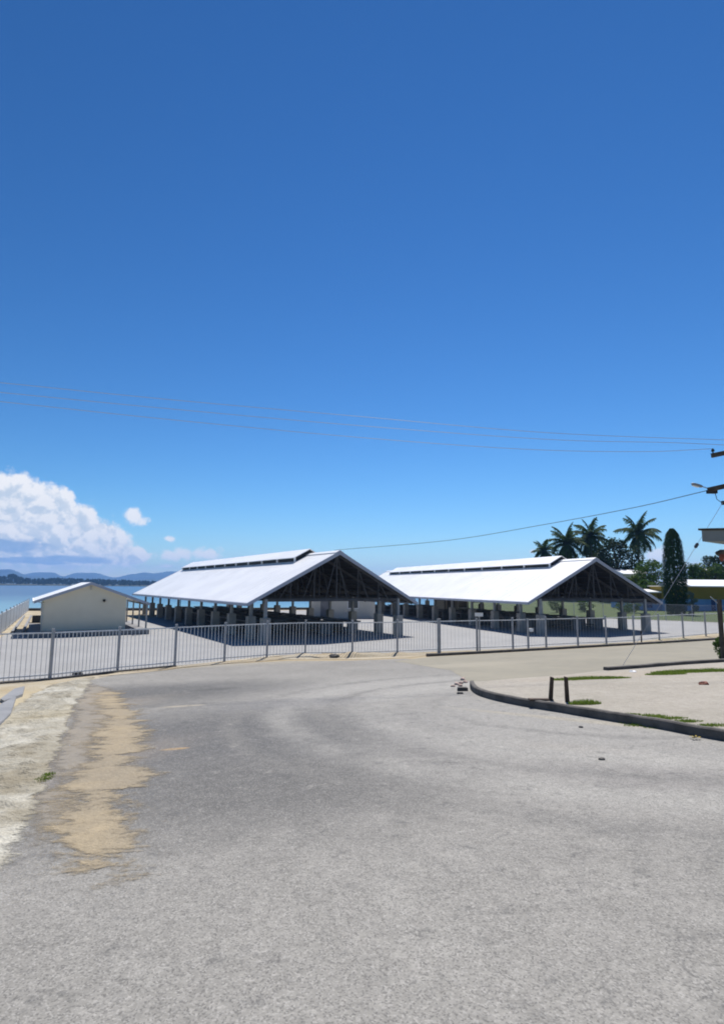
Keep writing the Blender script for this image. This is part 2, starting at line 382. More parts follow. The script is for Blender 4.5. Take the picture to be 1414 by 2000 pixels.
# roads
TAN_ = (0.36, 0.285, 0.175)
asphalt = gmat('worn_grey_asphalt', (0.205, 0.197, 0.18), (0.25, 0.24, 0.22), [
    (*P2(880, 1420), 6.0, 3.4, 0.2, (0.285, 0.275, 0.255), 1.4, 0.8),
    (*P2(800, 1340), 4.5, 2.6, 0.3, (0.30, 0.29, 0.27), 1.4, 0.8),
    (*P2(470, 1296), 9.0, 0.8, 0.43, (0.30, 0.275, 0.225), 1.2, 0.8),
    (*P2(400, 1440), 3.4, 3.2, 0.6, (0.085, 0.085, 0.087), 1.2, 0.9),
    (*P2(290, 1355), 4.2, 2.6, 0.5, (0.085, 0.085, 0.085), 1.1, 0.9),
    (*P2(500, 1540), 2.2, 1.5, 0.2, (0.10, 0.098, 0.095), 1.2, 0.75),
    (*P2(560, 1375), 2.0, 0.9, 0.3, (0.16, 0.16, 0.162), 1.2, 0.6),
    (*P2(420, 1347), 0.55, 0.22, 0.3, (0.06, 0.06, 0.06), 0.5, 0.8),
    (*P2(340, 1464), 0.20, 0.07, 0.3, (0.40, 0.26, 0.11), 0.5, 0.9),
    (*P2(355, 1380), 0.5, 0.14, 0.3, (0.36, 0.32, 0.25), 0.5, 0.8),
    (*P2(145, 1390), 0.9, 2.6, -0.45, (0.20, 0.18, 0.155), 1.0, 0.9),
    (*P2(140, 1500), 0.7, 2.0, -0.4, (0.19, 0.17, 0.15), 1.0, 0.85),
    (*P2(1280, 1520), 1.3, 0.6, -0.4, (0.20, 0.19, 0.18), 1.3, 0.55),
    (*P2(1180, 1470), 1.2, 0.3, -0.6, (0.30, 0.28, 0.25), 1.0, 0.5),
    (*P2(1150, 1410), 2.6, 0.16, -0.75, (0.33, 0.30, 0.24), 0.8, 0.7)], 0.22, (0.74, 1.26),
    arcs=[(4.8, 11.6, 4.6, 0.7, (0.32, 0.31, 0.285), 0.7), (4.8, 11.6, 5.5, 0.28, (0.165, 0.16, 0.15), 0.75), (4.8, 11.6, 6.3, 0.55, (0.315, 0.305, 0.28), 0.65), (4.8, 11.6, 7.2, 0.3, (0.16, 0.155, 0.145), 0.7),
          (4.8, 11.6, 3.3, 0.25, (0.17, 0.165, 0.155), 0.6)], cracks=0.6)
road_px = [(170, 1330), (230, 1318), (345, 1307), (450, 1297), (560, 1291), (700, 1290), (790, 1287), (880, 1290), (930, 1300), (935, 1325), (917, 1341), (919, 1348), (928, 1356), (945, 1363), (979, 1372), (1040, 1384), (1090, 1392), (1129, 1399), (1200, 1411), (1287, 1425), (1414, 1449)]
road = pxpoly(road_px) + [(5.6, 6.6), (6.6, 4.6), (8.2, 2.0), (9.5, -6), (-3.4, -6), (-3.0, 2.0)] + pxpoly([(70, 1560), (113, 1450), (146, 1370)])
sheet('road', rough_outline(road, 0.25, 0.03, 1.1), 0.004, asphalt)
tan = gmat('tan_concrete_road', (0.265, 0.245, 0.195), (0.225, 0.21, 0.17), [
    (*P2(900, 1300), 3.5, 0.9, 0.4, (0.30, 0.275, 0.22), 1.0, 0.6)], 0.2, (0.92, 1.08))
side_px = [(770, 1292), (836, 1284), (1000, 1275), (1200, 1263.5), (1414, 1250)]
side = pxpoly(side_px) + [(33, 44.5), (38, 38)] + pxpoly([(1500, 1287), (1414, 1295), (1300, 1301), (1180, 1311), (1100, 1322), (1000, 1328), (925, 1338), (880, 1310)])
sheet('side_road', rough_outline(side, 0.4, 0.06, 0.8, 5.0), 0.008, tan)

# dirt drifts and the rough lime-concrete strip on the left edge
lime = gmat('rough_lime_concrete', (0.54, 0.52, 0.45), (0.25, 0.22, 0.16), [
    (*P2(70, 1400), 2.0, 0.9, 1.1, (0.42, 0.37, 0.26), 0.9, 0.5)], 1.0, (0.66, 1.28))
def sdist(poly, x, y):                                # signed distance to an outline, positive inside
    best = 1e9; ins = False; n = len(poly)
    for i in range(n):
        ax_, ay_ = poly[i]; bx_, by_ = poly[(i + 1) % n]; ex, ey = bx_ - ax_, by_ - ay_
        t_ = max(0, min(1, ((x - ax_) * ex + (y - ay_) * ey) / (ex * ex + ey * ey + 1e-12)))
        best = min(best, (x - ax_ - ex * t_) ** 2 + (y - ay_ - ey * t_) ** 2)
        if (ay_ > y) != (by_ > y) and x < ax_ + (y - ay_) / (by_ - ay_) * ex: ins = not ins
    return sqrt(best) * (1 if ins else -1)
def scatter_sheet(name, poly, step, off, m, relief=0.0, margin=0.5):
    xs = [p[0] for p in poly]; ys_ = [p[1] for p in poly]; x0, y0 = min(xs) - margin, min(ys_) - margin
    nx, ny = int((max(xs) + margin - x0) / step) + 1, int((max(ys_) + margin - y0) / step) + 1
    mb = MB(); idx = {}; cov = []
    for j in range(ny + 1):
        for i in range(nx + 1):
            x, y = x0 + i * step, y0 + j * step; d = sdist(poly, x, y)
            if d < -margin: continue
            k = max(0, min(1, d / 0.25)); q = Vector((x * 3.1, y * 3.1, 0))
            z = gz(x, y) + off + relief * k * (0.55 + noise.noise(q) + .7 * noise.noise(q * 2.3) + .5 * noise.noise(q * 4.9))
            idx[i, j] = len(mb.v); mb.v.append((x, y, max(z, gz(x, y) + off))); cov.append(d)
    for (i, j) in idx:
        if (i + 1, j) in idx and (i, j + 1) in idx and (i + 1, j + 1) in idx: mb.f.append((idx[i, j], idx[i + 1, j], idx[i + 1, j + 1], idx[i, j + 1]))
    o = mb.build(name, m); at_ = o.data.attributes.new('cover', 'FLOAT', 'POINT')
    for k, d in enumerate(cov): at_.data[k].value = d
    o['kind'] = 'structure'; return o
def broken_edge(m, soft, amp, scale, thin=0.0):        # loose material thins out into crumbs at its edge
    t = NT(m.node_tree); p = m.node_tree.nodes['Principled BSDF']; out = m.node_tree.nodes['Material Output']
    a = t.new('ShaderNodeAttribute', attribute_name='cover'); g = t.new('ShaderNodeNewGeometry').outputs['Position']
    n = t.m('ADD', t.m('MULTIPLY', t.noise(t.vm('MULTIPLY', g, (0.7, 1.6, 1)), scale, 7.0, 0.68, 0.5), 0.75), t.m('MULTIPLY', t.noise(g, scale * 9, 4.0, 0.7), 0.25))
    v = t.m('ADD', t.m('MINIMUM', a.outputs['Fac'], 0.6), t.m('MULTIPLY', t.m('SUBTRACT', n, 0.5 + thin), amp))
    tr = t.new('ShaderNodeBsdfTransparent'); mx = t.new('ShaderNodeMixShader')
    t.put(mx.inputs[0], t.ss(v, -soft, soft)); t.t.links.new(tr.outputs[0], mx.inputs[1]); t.t.links.new(p.outputs[0], mx.inputs[2]); t.t.links.new(mx.outputs[0], out.inputs['Surface'])
strip = pxpoly([(182, 1322), (150, 1370), (118, 1450), (75, 1560), (20, 1680)]) + [(-2.3, 3.2), (-4.6, 3.4)] + pxpoly([(-120, 1520), (-20, 1420), (45, 1372), (100, 1338)])
broken_edge(lime, 0.05, 0.9, 1.3)
scatter_sheet('rough_concrete_strip', strip, 0.07, 0.008, lime, 0.04, 0.35)
dirt_m = gmat('tan_dirt', (0.34, 0.275, 0.18), (0.265, 0.225, 0.165), [], 0.6, (0.76, 1.22))
drift = pxpoly([(200, 1352), (228, 1352), (240, 1375), (268, 1392), (270, 1412), (296, 1432), (292, 1450), (262, 1470), (258, 1500), (280, 1515), (255, 1540), (245, 1600), (225, 1700), (150, 1700), (110, 1620), (125, 1545), (175, 1490), (195, 1430), (205, 1400), (190, 1375)])
broken_edge(dirt_m, 0.16, 2.3, 1.3, 0.0)
scatter_sheet('dirt_drift', drift, 0.1, 0.010, dirt_m, 0.0, 0.6)
gravel_m = gmat('brown_dust', (0.27, 0.235, 0.185), (0.22, 0.20, 0.17), [], 0.5, (0.76, 1.22))
broken_edge(gravel_m, 0.15, 1.6, 0.9, 0.0)
scatter_sheet('dust_film', pxpoly([(172, 1335), (215, 1345), (235, 1380), (190, 1440), (170, 1500), (130, 1560), (110, 1650), (60, 1650), (85, 1545), (120, 1450), (150, 1375)]), 0.12, 0.007, gravel_m, 0.0, 0.6)
verge = pxpoly([(190, 1323), (345, 1306), (450, 1296), (560, 1289.5), (700, 1288.5), (800, 1285), (835, 1281), (835, 1276), (700, 1281), (600, 1281), (520, 1284), (440, 1292), (340, 1301.5), (230, 1313)])
verge_m = gmat('sandy_verge', (0.40, 0.32, 0.205), (0.45, 0.40, 0.31), [], 0.8, (0.85, 1.15))
sheet('sandy_verge', rough_outline(verge, 0.3, 0.08, 1.1, 4.0), 0.016, verge_m)
# sand mound along the foot of the fence
md = MB(); nx, ny = 48, 14
c0 = Vector((-1.2, 28.3)); ax = Vector((0.95, 0.31)); ay = Vector((-0.31, 0.95))
for j in range(ny + 1):
    for i in range(nx + 1):
        s, q = i / nx * 2 - 1, j / ny * 2 - 1
        p = c0 + ax * (s * 4.6) + ay * (q * 0.75)
        hgt = 0.26 * max(0, 1 - s * s) ** 0.7 * max(0, 1 - q * q) * (0.75 + 0.5 * noise.noise(Vector((p.x * 1.3, p.y * 1.3, 0)))) - 0.03
        md.v.append((p.x, p.y, gz(p.x, p.y) + hgt))
for j in range(ny):
    for i in range(nx):
        a = j * (nx + 1) + i; md.f.append((a, a + 1, a + nx + 2, a + nx + 1))
tag(md.build('sand_bank', verge_m, smooth=True), kind='structure')

# raised corner of gravel behind the near kerb
KH = 0.15
kpx = [(1414, 1449), (1287, 1425), (1200, 1411), (1129, 1399), (1090, 1392), (1040, 1384), (979, 1372), (945, 1363), (928, 1356), (919, 1348), (917, 1341)]
kerb = [(7.6, 4.6), (5.9, 6.6)] + [tuple(hit(*p)[:2]) for p in kpx]
def smooth_line(pts, n=5):
    out = []
    P_ = [Vector(p) for p in pts]; P_ = [P_[0] * 2 - P_[1]] + P_ + [P_[-1] * 2 - P_[-2]]
    for i in range(1, len(P_) - 2):
        for k in range(n):
            t_ = k / n; a, b, c, d = P_[i - 1:i + 3]
            out.append(0.5 * ((2 * b) + (c - a) * t_ + (2 * a - 5 * b + 4 * c - d) * t_ ** 2 + (3 * b - a - 3 * c + d) * t_ ** 3))
    return out + [P_[-2]]
def kerb_mesh(line, width, height, side=1, seed=0):
    mb = MB(); L = [Vector(p) for p in line]; ring = []
    for i, p in enumerate(L):
        d = (L[min(i + 1, len(L) - 1)] - L[max(i - 1, 0)]).normalized(); nr = Vector((-d.y, d.x)) * side
        j = 0.012 * noise.noise(Vector((p.x * 1.7 + seed, p.y * 1.7, 0))) + 0.008 * noise.noise(Vector((p.x * 7 + seed, p.y * 7, 0)))
        z = gz(p.x, p.y); q = p + nr * width
        ring.append([(p.x, p.y, z - 0.1), (p.x + nr.x * 0.01, p.y + nr.y * 0.01, z + height - 0.02 + j), (p.x + nr.x * 0.03, p.y + nr.y * 0.03, z + height + j), (q.x, q.y, z + height + j), (q.x, q.y, z - 0.1)])
    n = len(mb.v); mb.v = [c for r in ring for c in r]
    for i in range(len(ring) - 1):
        for k in range(4): mb.f.append((i * 5 + k, i * 5 + k + 1, i * 5 + k + 6, i * 5 + k + 5))
    mb.f.append((0, 1, 2, 3, 4)); e = (len(ring) - 1) * 5; mb.f.append((e + 4, e + 3, e + 2, e + 1, e))
    return mb
kl = smooth_line(kerb, 7)
tag(kerb_mesh(kl, 0.11, KH, -1).build('kerb', M['kerb']), kind='structure')
grav = gmat('pale_gravel', (0.36, 0.33, 0.285), (0.31, 0.285, 0.24), [
    (*P2(1030, 1341), 0.7, 0.22, 0.2, (0.27, 0.25, 0.22), 0.8, 0.7),
    (*P2(1250, 1318), 4.0, 0.8, 0.3, (0.36, 0.31, 0.25), 1.0, 0.6)], 0.8, (0.68, 1.28))
isl_far = [tuple(hit(*p)[:2]) for p in [(935, 1334), (1000, 1328), (1100, 1321), (1180, 1311), (1300, 1302), (1414, 1295), (1520, 1287)]]
isl = [(p.x, p.y) for p in kl]
isl_in = []
for i, p in enumerate(kl):
    d = (kl[min(i + 1, len(kl) - 1)] - kl[max(i - 1, 0)]).normalized(); isl_in.append((p.x + d.y * 0.10, p.y - d.x * 0.10))
ispoly = isl_in + isl_far + [(34, 33), (30, 4)]
# the gravel slopes from kerb height down to the side road
gi = MB()
tr = tessellate_polygon([[Vector((p[0], p[1], 0)) for p in ispoly]])
for i, p in enumerate(ispoly):
    far = len(isl_in) <= i < len(isl_in) + len(isl_far)
    near_end = i == len(isl_in) - 1
    gi.v.append((p[0], p[1], gz(*p) + (0.03 if far else KH - 0.015)))
for t in tr:
    a, b, c = [Vector(gi.v[i]) for i in t]; gi.f.append(tuple(t if (b - a).cross(c - a).z > 0 else t[::-1]))
tag(gi.build('gravel_corner', grav), kind='structure')
def isl_z(x, y):
    best = 1e9; zz = 0
    for t in gi.f:
        a, b, c = [Vector(gi.v[i]) for i in t]
        d = (b.y - c.y) * (a.x - c.x) + (c.x - b.x) * (a.y - c.y)
        if abs(d) < 1e-9: continue
        l1 = ((b.y - c.y) * (x - c.x) + (c.x - b.x) * (y - c.y)) / d; l2 = ((c.y - a.y) * (x - c.x) + (a.x - c.x) * (y - c.y)) / d; l3 = 1 - l1 - l2
        if min(l1, l2, l3) >= -1e-4: return l1 * a.z + l2 * b.z + l3 * c.z
    return gz(x, y)
# low kerbs by the side road
k2 = smooth_line([tuple(hit(*p)[:2]) for p in [(836, 1283), (1000, 1274), (1200, 1262.5), (1414, 1249)]] + [(31, 43.6)], 6)
tag(kerb_mesh(k2, 0.18, 0.13, 1, 3).build('kerb', M['kerb']), kind='structure')
k3 = smooth_line([tuple(hit(*p)[:2]) for p in [(1178, 1311), (1235, 1307), (1320, 1300), (1414, 1294), (1500, 1288)]], 4)
tag(kerb_mesh(k3, 0.2, 0.14, -1, 6).build('kerb', M['kerb']), kind='structure')

# water
wm = bpy.data.materials.new('sea_water'); wm.use_nodes = True
t = NT(wm.node_tree); p = wm.node_tree.nodes['Principled BSDF']
g = t.new('ShaderNodeNewGeometry').outputs['Position']
n1 = t.noise(t.vm('MULTIPLY', g, (0.15, 0.5, 1)), 0.25, 6.0, 0.6)
n2 = t.noise(t.vm('MULTIPLY', g, (0.012, 0.05, 1)), 0.5, 4.0, 0.6)
gx, gy, g_z = t.sep(g)
sh = t.ss(t.m('ADD', gy, t.m('MULTIPLY', n2, 160.0)), 330.0, 130.0)
t.put(p.inputs['Base Color'], t.mix(sh, t.mix(n2, (0.018, 0.075, 0.17), (0.03, 0.11, 0.22)), (0.14, 0.30, 0.37)))
p.inputs['Roughness'].default_value = 0.28; p.inputs['IOR'].default_value = 1.33; p.inputs['Specular IOR Level'].default_value = 0.35
b = t.new('ShaderNodeBump'); b.inputs['Strength'].default_value = 0.6; b.inputs['Distance'].default_value = 0.3
t.put(b.inputs['Height'], n1); t.t.links.new(b.outputs[0], p.inputs['Normal'])
tag(MB().face([(-6000, -200, -0.9), (5600, -200, -0.9), (5600, 7200, -0.9), (-6000, 7200, -0.9)]).build('sea', wm), kind='structure')

# far coast and mountains
def ridge(name, pts_px, depth, base_px, thick, m, jit=0.0, seed=0):
    mb = MB(); N = 160; xs0, xs1 = pts_px[0][0], pts_px[-1][0]; fr = []; tp = []; bk = []
    for i in range(N + 1):
        x = xs0 + (xs1 - xs0) * i / N
        for (xa, ya), (xb, yb) in zip(pts_px[:-1], pts_px[1:]):
            if xa <= x <= xb: y = ya + (yb - ya) * (0.5 - 0.5 * cos(pi * (x - xa) / (xb - xa))); break
        y += jit * (noise.noise(Vector((x * 0.09, seed, 0))) + 0.6 * noise.noise(Vector((x * 0.3, seed, 0))))
        P_ = at(x, y, depth + thick * 0.5); f_ = at(x, Y0 + (x - 707) * ROLL, depth); q = at(x, Y0 + (x - 707) * ROLL, depth + thick)
        fr.append((f_.x, f_.y, -2)); tp.append(P_); bk.append((q.x, q.y, -2))
    J = 8
    grid = []
    for j in range(J + 1):
        row = []
        for i in range(N + 1):
            s = j / J; f_ = Vector(fr[i]); T_ = Vector(tp[i]); v = f_.lerp(T_, s)
            if 0 < j < J: v.z += (T_.z) * 0.12 * noise.noise(Vector((i * 0.22, j * 0.8, seed))) + T_.z * 0.12 * sin(pi * s)
            row.append(tuple(v))
        grid.append(row)
    grid.append(bk)
    for j in range(J + 1):
        for i in range(N): mb.face([grid[j][i], grid[j][i + 1], grid[j + 1][i + 1], grid[j + 1][i]])
    return mb.build(name, m, smooth=True)
mount_m = mat('forested_mountain', (0.025, 0.045, 0.035), 0.95, 0.3, 0.004)
tag(ridge('mountains', [(-400, 1106), (-200, 1114), (-60, 1108), (0, 1112), (22, 1112), (42, 1122), (75, 1118), (104, 1118), (122, 1126), (150, 1119), (185, 1119), (222, 1128), (262, 1121), (282, 1118), (300, 1120), (330, 1116), (400, 1121), (520, 1127), (700, 1134), (900, 1140), (1000, 1146)], 5600, 1145, 900, mount_m, 0.8, 3.0), kind='structure')
tag(ridge('mountains', [(-400, 1122), (-150, 1118), (-40, 1117), (20, 1114), (60, 1125), (110, 1132), (180, 1130), (240, 1135), (300, 1131), (350, 1128), (450, 1132), (600, 1138), (720, 1146)], 4600, 1145, 600, mount_m, 0.8, 8.0), kind='structure')
# far wooded spit: many tree crowns that read as one mass
fc = MB(); rnd = random.Random(4)
for k in range(2600):
    x = rnd.uniform(-420, 470); d = rnd.uniform(1300, 1520)
    env = 12.5 + 3.0 * noise.noise(Vector((x * 0.02, 1, 0))) + (5.5 * math.exp(-((x - 24) / 9) ** 2)) + 3.0 * math.exp(-((x - 5) / 20) ** 2) - 5.0 * max(0, min(1, (x - 150) / 170))
    env *= d / F * 1.0
    h = env * rnd.uniform(0.25, 1.0); c = at(x, 1146, d); c.z = -0.5 + h
    r = rnd.uniform(2.2, 4.5)
    a = rnd.uniform(0, pi); u = Vector((cos(a), sin(a) * 0.6, rnd.uniform(-.5, .5))) * r; v = Vector((rnd.uniform(-.4, .4), rnd.uniform(-.5, .5), 1)) * r * 0.8
    fc.face([c - u - v, c + u * 0.9 - v, c + u + v * 0.7, c - u * 0.6 + v])
tag(fc.build('far_forest', M['coast']), 'dark green wooded spit across the water under the blue mountains', 'forest', kind='stuff')
spit = MB()
sp_pts = [(at(x, 1146, 1290), at(x, 1146, 1560)) for x in range(-430, 481, 26)]
for (a, b_), (c, d) in zip(sp_pts[:-1], sp_pts[1:]):
    spit.hexa([(a.x, a.y, -2), (c.x, c.y, -2), (d.x, d.y, -2), (b_.x, b_.y, -2), (a.x, a.y, -0.3), (c.x, c.y, -0.3), (d.x, d.y, 3), (b_.x, b_.y, 3)])
tag(spit.build('far_shore', mat('dark_shore_soil', (0.07, 0.075, 0.05), 0.95)), kind='structure')

# ------------------------------------------------------------------ market halls
W_, BAY, R1 = 9.843, 3.748, 0.658
EZ, RZ, OH, FO = 2.363, 5.682, 1.306, 0.42
SL = (RZ - EZ) / (W_ / 2 + OH)
def zr(x): return RZ - SL * abs(x - W_ / 2)
def hall(loc, yaw, ncol, length, mon, label, post_off):
    root = empty('market_hall', loc, yaw)
    tag(root, label, 'market hall')
    ys = [0.0] + [BAY * (R1 + k) for k in range(ncol - 1)]
    y0, y1 = -FO, length
    r = MB()
    for sx in (-1, 1):
        xe, xr = W_ / 2 + sx * (W_ / 2 + OH), W_ / 2
        nseg = 1
        th = 0.05
        c = [(xe, y0, EZ - th), (xr, y0, RZ - th), (xr, y1, RZ - th), (xe, y1, EZ - th), (xe, y0, EZ), (xr, y0, RZ), (xr, y1, RZ), (xe, y1, EZ)]
        r.hexa(c)
        # standing ribs of the sheeting
        y = y0 + 0.4
        while y < y1 - 0.2:
            r.hexa([(xe, y, EZ + 0.001), (xr, y, RZ + 0.001), (xr, y + 0.05, RZ + 0.001), (xe, y + 0.05, EZ + 0.001), (xe, y, EZ + 0.008), (xr, y, RZ + 0.008), (xr, y + 0.05, RZ + 0.008), (xe, y + 0.05, EZ + 0.008)])
            y += 0.78
    rf = r.build('roof', M['roof'], root)
    cap = MB(); cap.hexa([(W_ / 2 - .3, y0, RZ - .3 * SL + .03), (W_ / 2, y0, RZ + .03), (W_ / 2, y1, RZ + .03), (W_ / 2 - .3, y1, RZ - .3 * SL + .03), (W_ / 2 - .3, y0, RZ - .3 * SL + .06), (W_ / 2, y0, RZ + .06), (W_ / 2, y1, RZ + .06), (W_ / 2 - .3, y1, RZ - .3 * SL + .06)])
    cap.hexa([(W_ / 2, y0, RZ + .03), (W_ / 2 + .3, y0, RZ - .3 * SL + .03), (W_ / 2 + .3, y1, RZ - .3 * SL + .03), (W_ / 2, y1, RZ + .03), (W_ / 2, y0, RZ + .06), (W_ / 2 + .3, y0, RZ - .3 * SL + .06), (W_ / 2 + .3, y1, RZ - .3 * SL + .06), (W_ / 2, y1, RZ + .06)])
    cap.build('ridge_cap', M['roof'], rf)
    ln = MB()  # added dark sheet under each slope, coloured as the shade there
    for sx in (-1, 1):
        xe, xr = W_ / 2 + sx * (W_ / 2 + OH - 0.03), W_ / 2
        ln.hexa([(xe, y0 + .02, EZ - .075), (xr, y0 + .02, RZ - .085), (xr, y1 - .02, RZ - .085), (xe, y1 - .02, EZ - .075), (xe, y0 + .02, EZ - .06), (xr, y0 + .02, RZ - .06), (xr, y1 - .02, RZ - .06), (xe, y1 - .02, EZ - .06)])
    ln.build('underside_shade', M['under_shade'], rf)
    # ridge vent: a small second roof held above the ridge on brackets
    m0, m1 = mon; hw, up = 1.25, 0.33
    mv = MB()
    for sx in (-1, 1):
        xe, xr = W_ / 2 + sx * hw, W_ / 2; ze = zr(xe) + up; zt = RZ + up
        mv.hexa([(xe, m0, ze), (xr, m0, zt), (xr, m1, zt), (xe, m1, ze), (xe, m0, ze + .05), (xr, m0, zt + .05), (xr, m1, zt + .05), (xe, m1, ze + .05)])
    vent = mv.build('ridge_vent', M['roof'], root)
    n = 10; br0 = None
    for i in range(n + 1):
        y = m0 + 0.15 + (m1 - m0 - 0.3) * i / n
        for sx in (-1, 1):
            for xx in (hw - 0.12,):
                
                x = W_ / 2 + sx * xx
                if br0 is None: br0 = MB().box(-.05, .05, -.07, .07, .005, up + .002).build('bracket', M['white'], vent); o = br0
                else: o = br0.copy(); COL.objects.link(o)
                o.location = (x, y, zr(x))
    lv = MB()
    for sx in (-1, 1):
        x = W_ / 2 + sx * (hw - 0.2); lv.box(x - .02, x + .02, m0 + .1, m1 - .1, zr(x) + .004, zr(x) + up - .004)
    for y in (m0 + .09, m1 - .09):
        lv.face([(W_ / 2 - hw + .20, y, zr(W_ / 2 - hw + .20) + .01), (W_ / 2 + hw - .20, y, zr(W_ / 2 + hw - .20) + .01), (W_ / 2 + hw - .20, y, zr(W_ / 2 + hw - .20) + up - .01), (W_ / 2, y, RZ + up - .01), (W_ / 2 - hw + .20, y, zr(W_ / 2 - hw + .20) + up - .01)])
    lv.build('louvre', M['dark'], vent)
    # barge boards on both gables, gutters along both eaves
    for y, t_ in ((y0 - .03, .06), (y1 - .03, .06)):
        bb = MB()
        for sx in (-1, 1):
            xe, xr = W_ / 2 + sx * (W_ / 2 + OH), W_ / 2
            bb.hexa([(xe, y, EZ - .20), (xr, y, RZ - .24), (xr, y + t_, RZ - .24), (xe, y + t_, EZ - .20), (xe, y, EZ + .015), (xr, y, RZ + .02), (xr, y + t_, RZ + .02), (xe, y + t_, EZ + .015)])
        bb.build('barge_board', M['fascia'], root)
    for sx in (-1, 1):
        xe = W_ / 2 + sx * (W_ / 2 + OH)
        gt = MB(); a, b_ = sorted((xe + sx * 0.004, xe + sx * 0.13))
        gt.box(a, b_, y0, y1, EZ - .19, EZ - .03); gt.build('gutter', M['fascia'], root)
    # trusses
    zb = EZ + 0.12
    for y in ys:
        tr_ = MB(); xl, xr2 = 0.0, W_
        for sx in (-1, 1):
            xe, xr = W_ / 2 + sx * (W_ / 2 + OH - .1), W_ / 2
            tr_.bar((xe, y, zr(xe) - .20), (xr, y, RZ - .21), 0.10, 0.16)
        tr_.bar((0, y, zb), (W_, y, zb), 0.10, 0.16)
        N = 6
        for i in range(1, N):
            xa = W_ / 2 * i / N
            for sx in (-1, 1):
                x1_ = W_ / 2 + sx * (W_ / 2 - xa); x2_ = W_ / 2 + sx * (W_ / 2 - W_ / 2 * (i + 1) / N)
                (tr_.bar((x1_, y, zb), (x2_, y, zr(x2_) - .2), .05, .05) if i % 2 else tr_.bar((x1_, y, zb), (x1_, y, zr(x1_) - .2), .05, .05))
        tr_.bar((W_ / 2, y, zb), (W_ / 2, y, RZ - .2), .07, .07)
        tr_.build('truss', M['truss'], root)
    pu = MB()
    for i in range(9):
        for sx in (-1, 1):
            x = W_ / 2 + sx * (0.25 + i * (W_ / 2 + OH - .4) / 8); pu.bar((x, y0 + .05, zr(x) - .112), (x, y1 - .05, zr(x) - .112), .06, .06)
    pu.build('purlins', M['truss'], root)
    for x in (0.0, W_):
        MB().box(x - .07, x + .07, ys[0], ys[-1], EZ + .205, EZ + .33).build('eave_beam', M['truss'], root)
    # columns: a square steel post on a square concrete pedestal
    pm = MB().box(-.09, .09, -.09, .09, 1.42, 2.56)
    pm.box(-.14, .14, -.14, .14, 1.421, 1.44)
    post0 = None
    for x in (0.0, W_):
        for y in ys:
            if post0 is None:
                post0 = pm.build('column', M['steel'], root); post0.location = (x, y, 0)
                pd = MB(); pd.hexa([(-.26, -.26, 0), (.26, -.26, 0), (.26, .26, 0), (-.26, .26, 0), (-.25, -.25, 1.42), (.25, -.25, 1.42), (.25, .25, 1.42), (-.25, .25, 1.42)])
                ped = pd.build('pedestal', M['conc'], post0)
            else:
                c = post0.copy(); COL.objects.link(c); c.location = (x, y, 0)
                d = ped.copy(); COL.objects.link(d); d.parent = c
    for k in (3, 5, 7):
        y = ys[min(k, len(ys) - 1)]
        MB().bar((.1, y, 2.05), (1.15, y, 2.05), .07, .07).bar((1.12, y, .92), (1.12, y, 2.02), .06, .06).build('hanging_rail', M['truss'], root)
    return root, ys
h1, ys1 = hall((-5.828, 35.067, 0.006), 0.55, 11, 36.7, (4.0, 35.5), 'long open sided market hall with white roof, the nearer one beside the cream shed', 0)
h2, ys2 = hall((13.225, 42.46, 0.006), 0.33, 12, 43.2, (3.6, 39.6), 'long open sided market hall with white roof, the farther one in front of the palms', 0)

# market tables under the roofs
proto = None
def table(hx, hy, hz, yaw, lx, ly, label, group):
    global proto
    wpos = Vector((hx - sin(yaw) * ly + cos(yaw) * lx, hy + cos(yaw) * ly + sin(yaw) * lx, hz))
    if proto is None:
        proto = empty('market_table', wpos, yaw)
        MB().box(-.55, .55, -1.35, 1.35, .80, .89).build('table_top', M['table'], proto)
        for y in (-1.05, 1.05): MB().box(-.42, .42, y - .08, y + .08, 0, .80).build('leg', M['table'], proto)
        MB().box(-.40, .40, -.97, .97, .28, .34).build('shelf', M['table'], proto)
        o = proto
    else: o = copy_tree(proto)
    o.location = wpos; o.rotation_euler = (0, 0, yaw)
    tag(o, label, 'table', group)
for (hx, hy, yaw, ys, lab, grp) in ((-5.828, 35.067, 0.55, ys1, 'low concrete market table in the shade under the nearer white roofed hall', 'tables under the nearer hall'),
                                    (13.225, 42.46, 0.33, ys2, 'low concrete market table in the shade under the farther white roofed hall', 'tables under the farther hall')):
    for i in range(1, len(ys) - 1):
        ym = (ys[i] + ys[i + 1]) / 2
        for lx in (1.75, 4.0, 5.9, 8.1):
            if i == 1 and lx < 5: continue
            table(hx, hy, 0.008, yaw, lx, ym, lab, grp)

# cream shed with side porch
s0 = empty('shed', (-20.8, 37.7, 0.006), radians(30))
tag(s0, 'small cream walled shed with white gable roof standing by the water', 'shed')
SW, SLn, PZ, RT = 5.05, 8.5, 0.30, 2.72
def sz(x): return 3.52 - 0.375 * abs(x - RT)
wl = MB()
for y in (0, SLn):
    wl.face([(0, y, PZ), (SW, y, PZ), (SW, y, sz(SW) - .1), (RT, y, sz(RT) - .1), (0, y, sz(0) - .1)][::(1 if y == 0 else -1)])
for x in (0, SW): wl.face([(x, 0, PZ), (x, SLn, PZ), (x, SLn, sz(x) - .1), (x, 0, sz(x) - .1)])
wl.build('wall', M['cream'], s0)
MB().box(-.75, 6.45, -1.25, SLn + .4, 0, PZ).build('plinth', M['table'], s0)
rf = MB()
for xe in (-.55, 6.55):
    rf.hexa([(xe, -.35, sz(xe) - .05), (RT, -.35, sz(RT) - .05), (RT, SLn + .3, sz(RT) - .05), (xe, SLn + .3, sz(xe) - .05), (xe, -.35, sz(xe)), (RT, -.35, sz(RT)), (RT, SLn + .3, sz(RT)), (xe, SLn + .3, sz(xe))])
rfo = rf.build('roof', M['roof'], s0)
bb = MB()
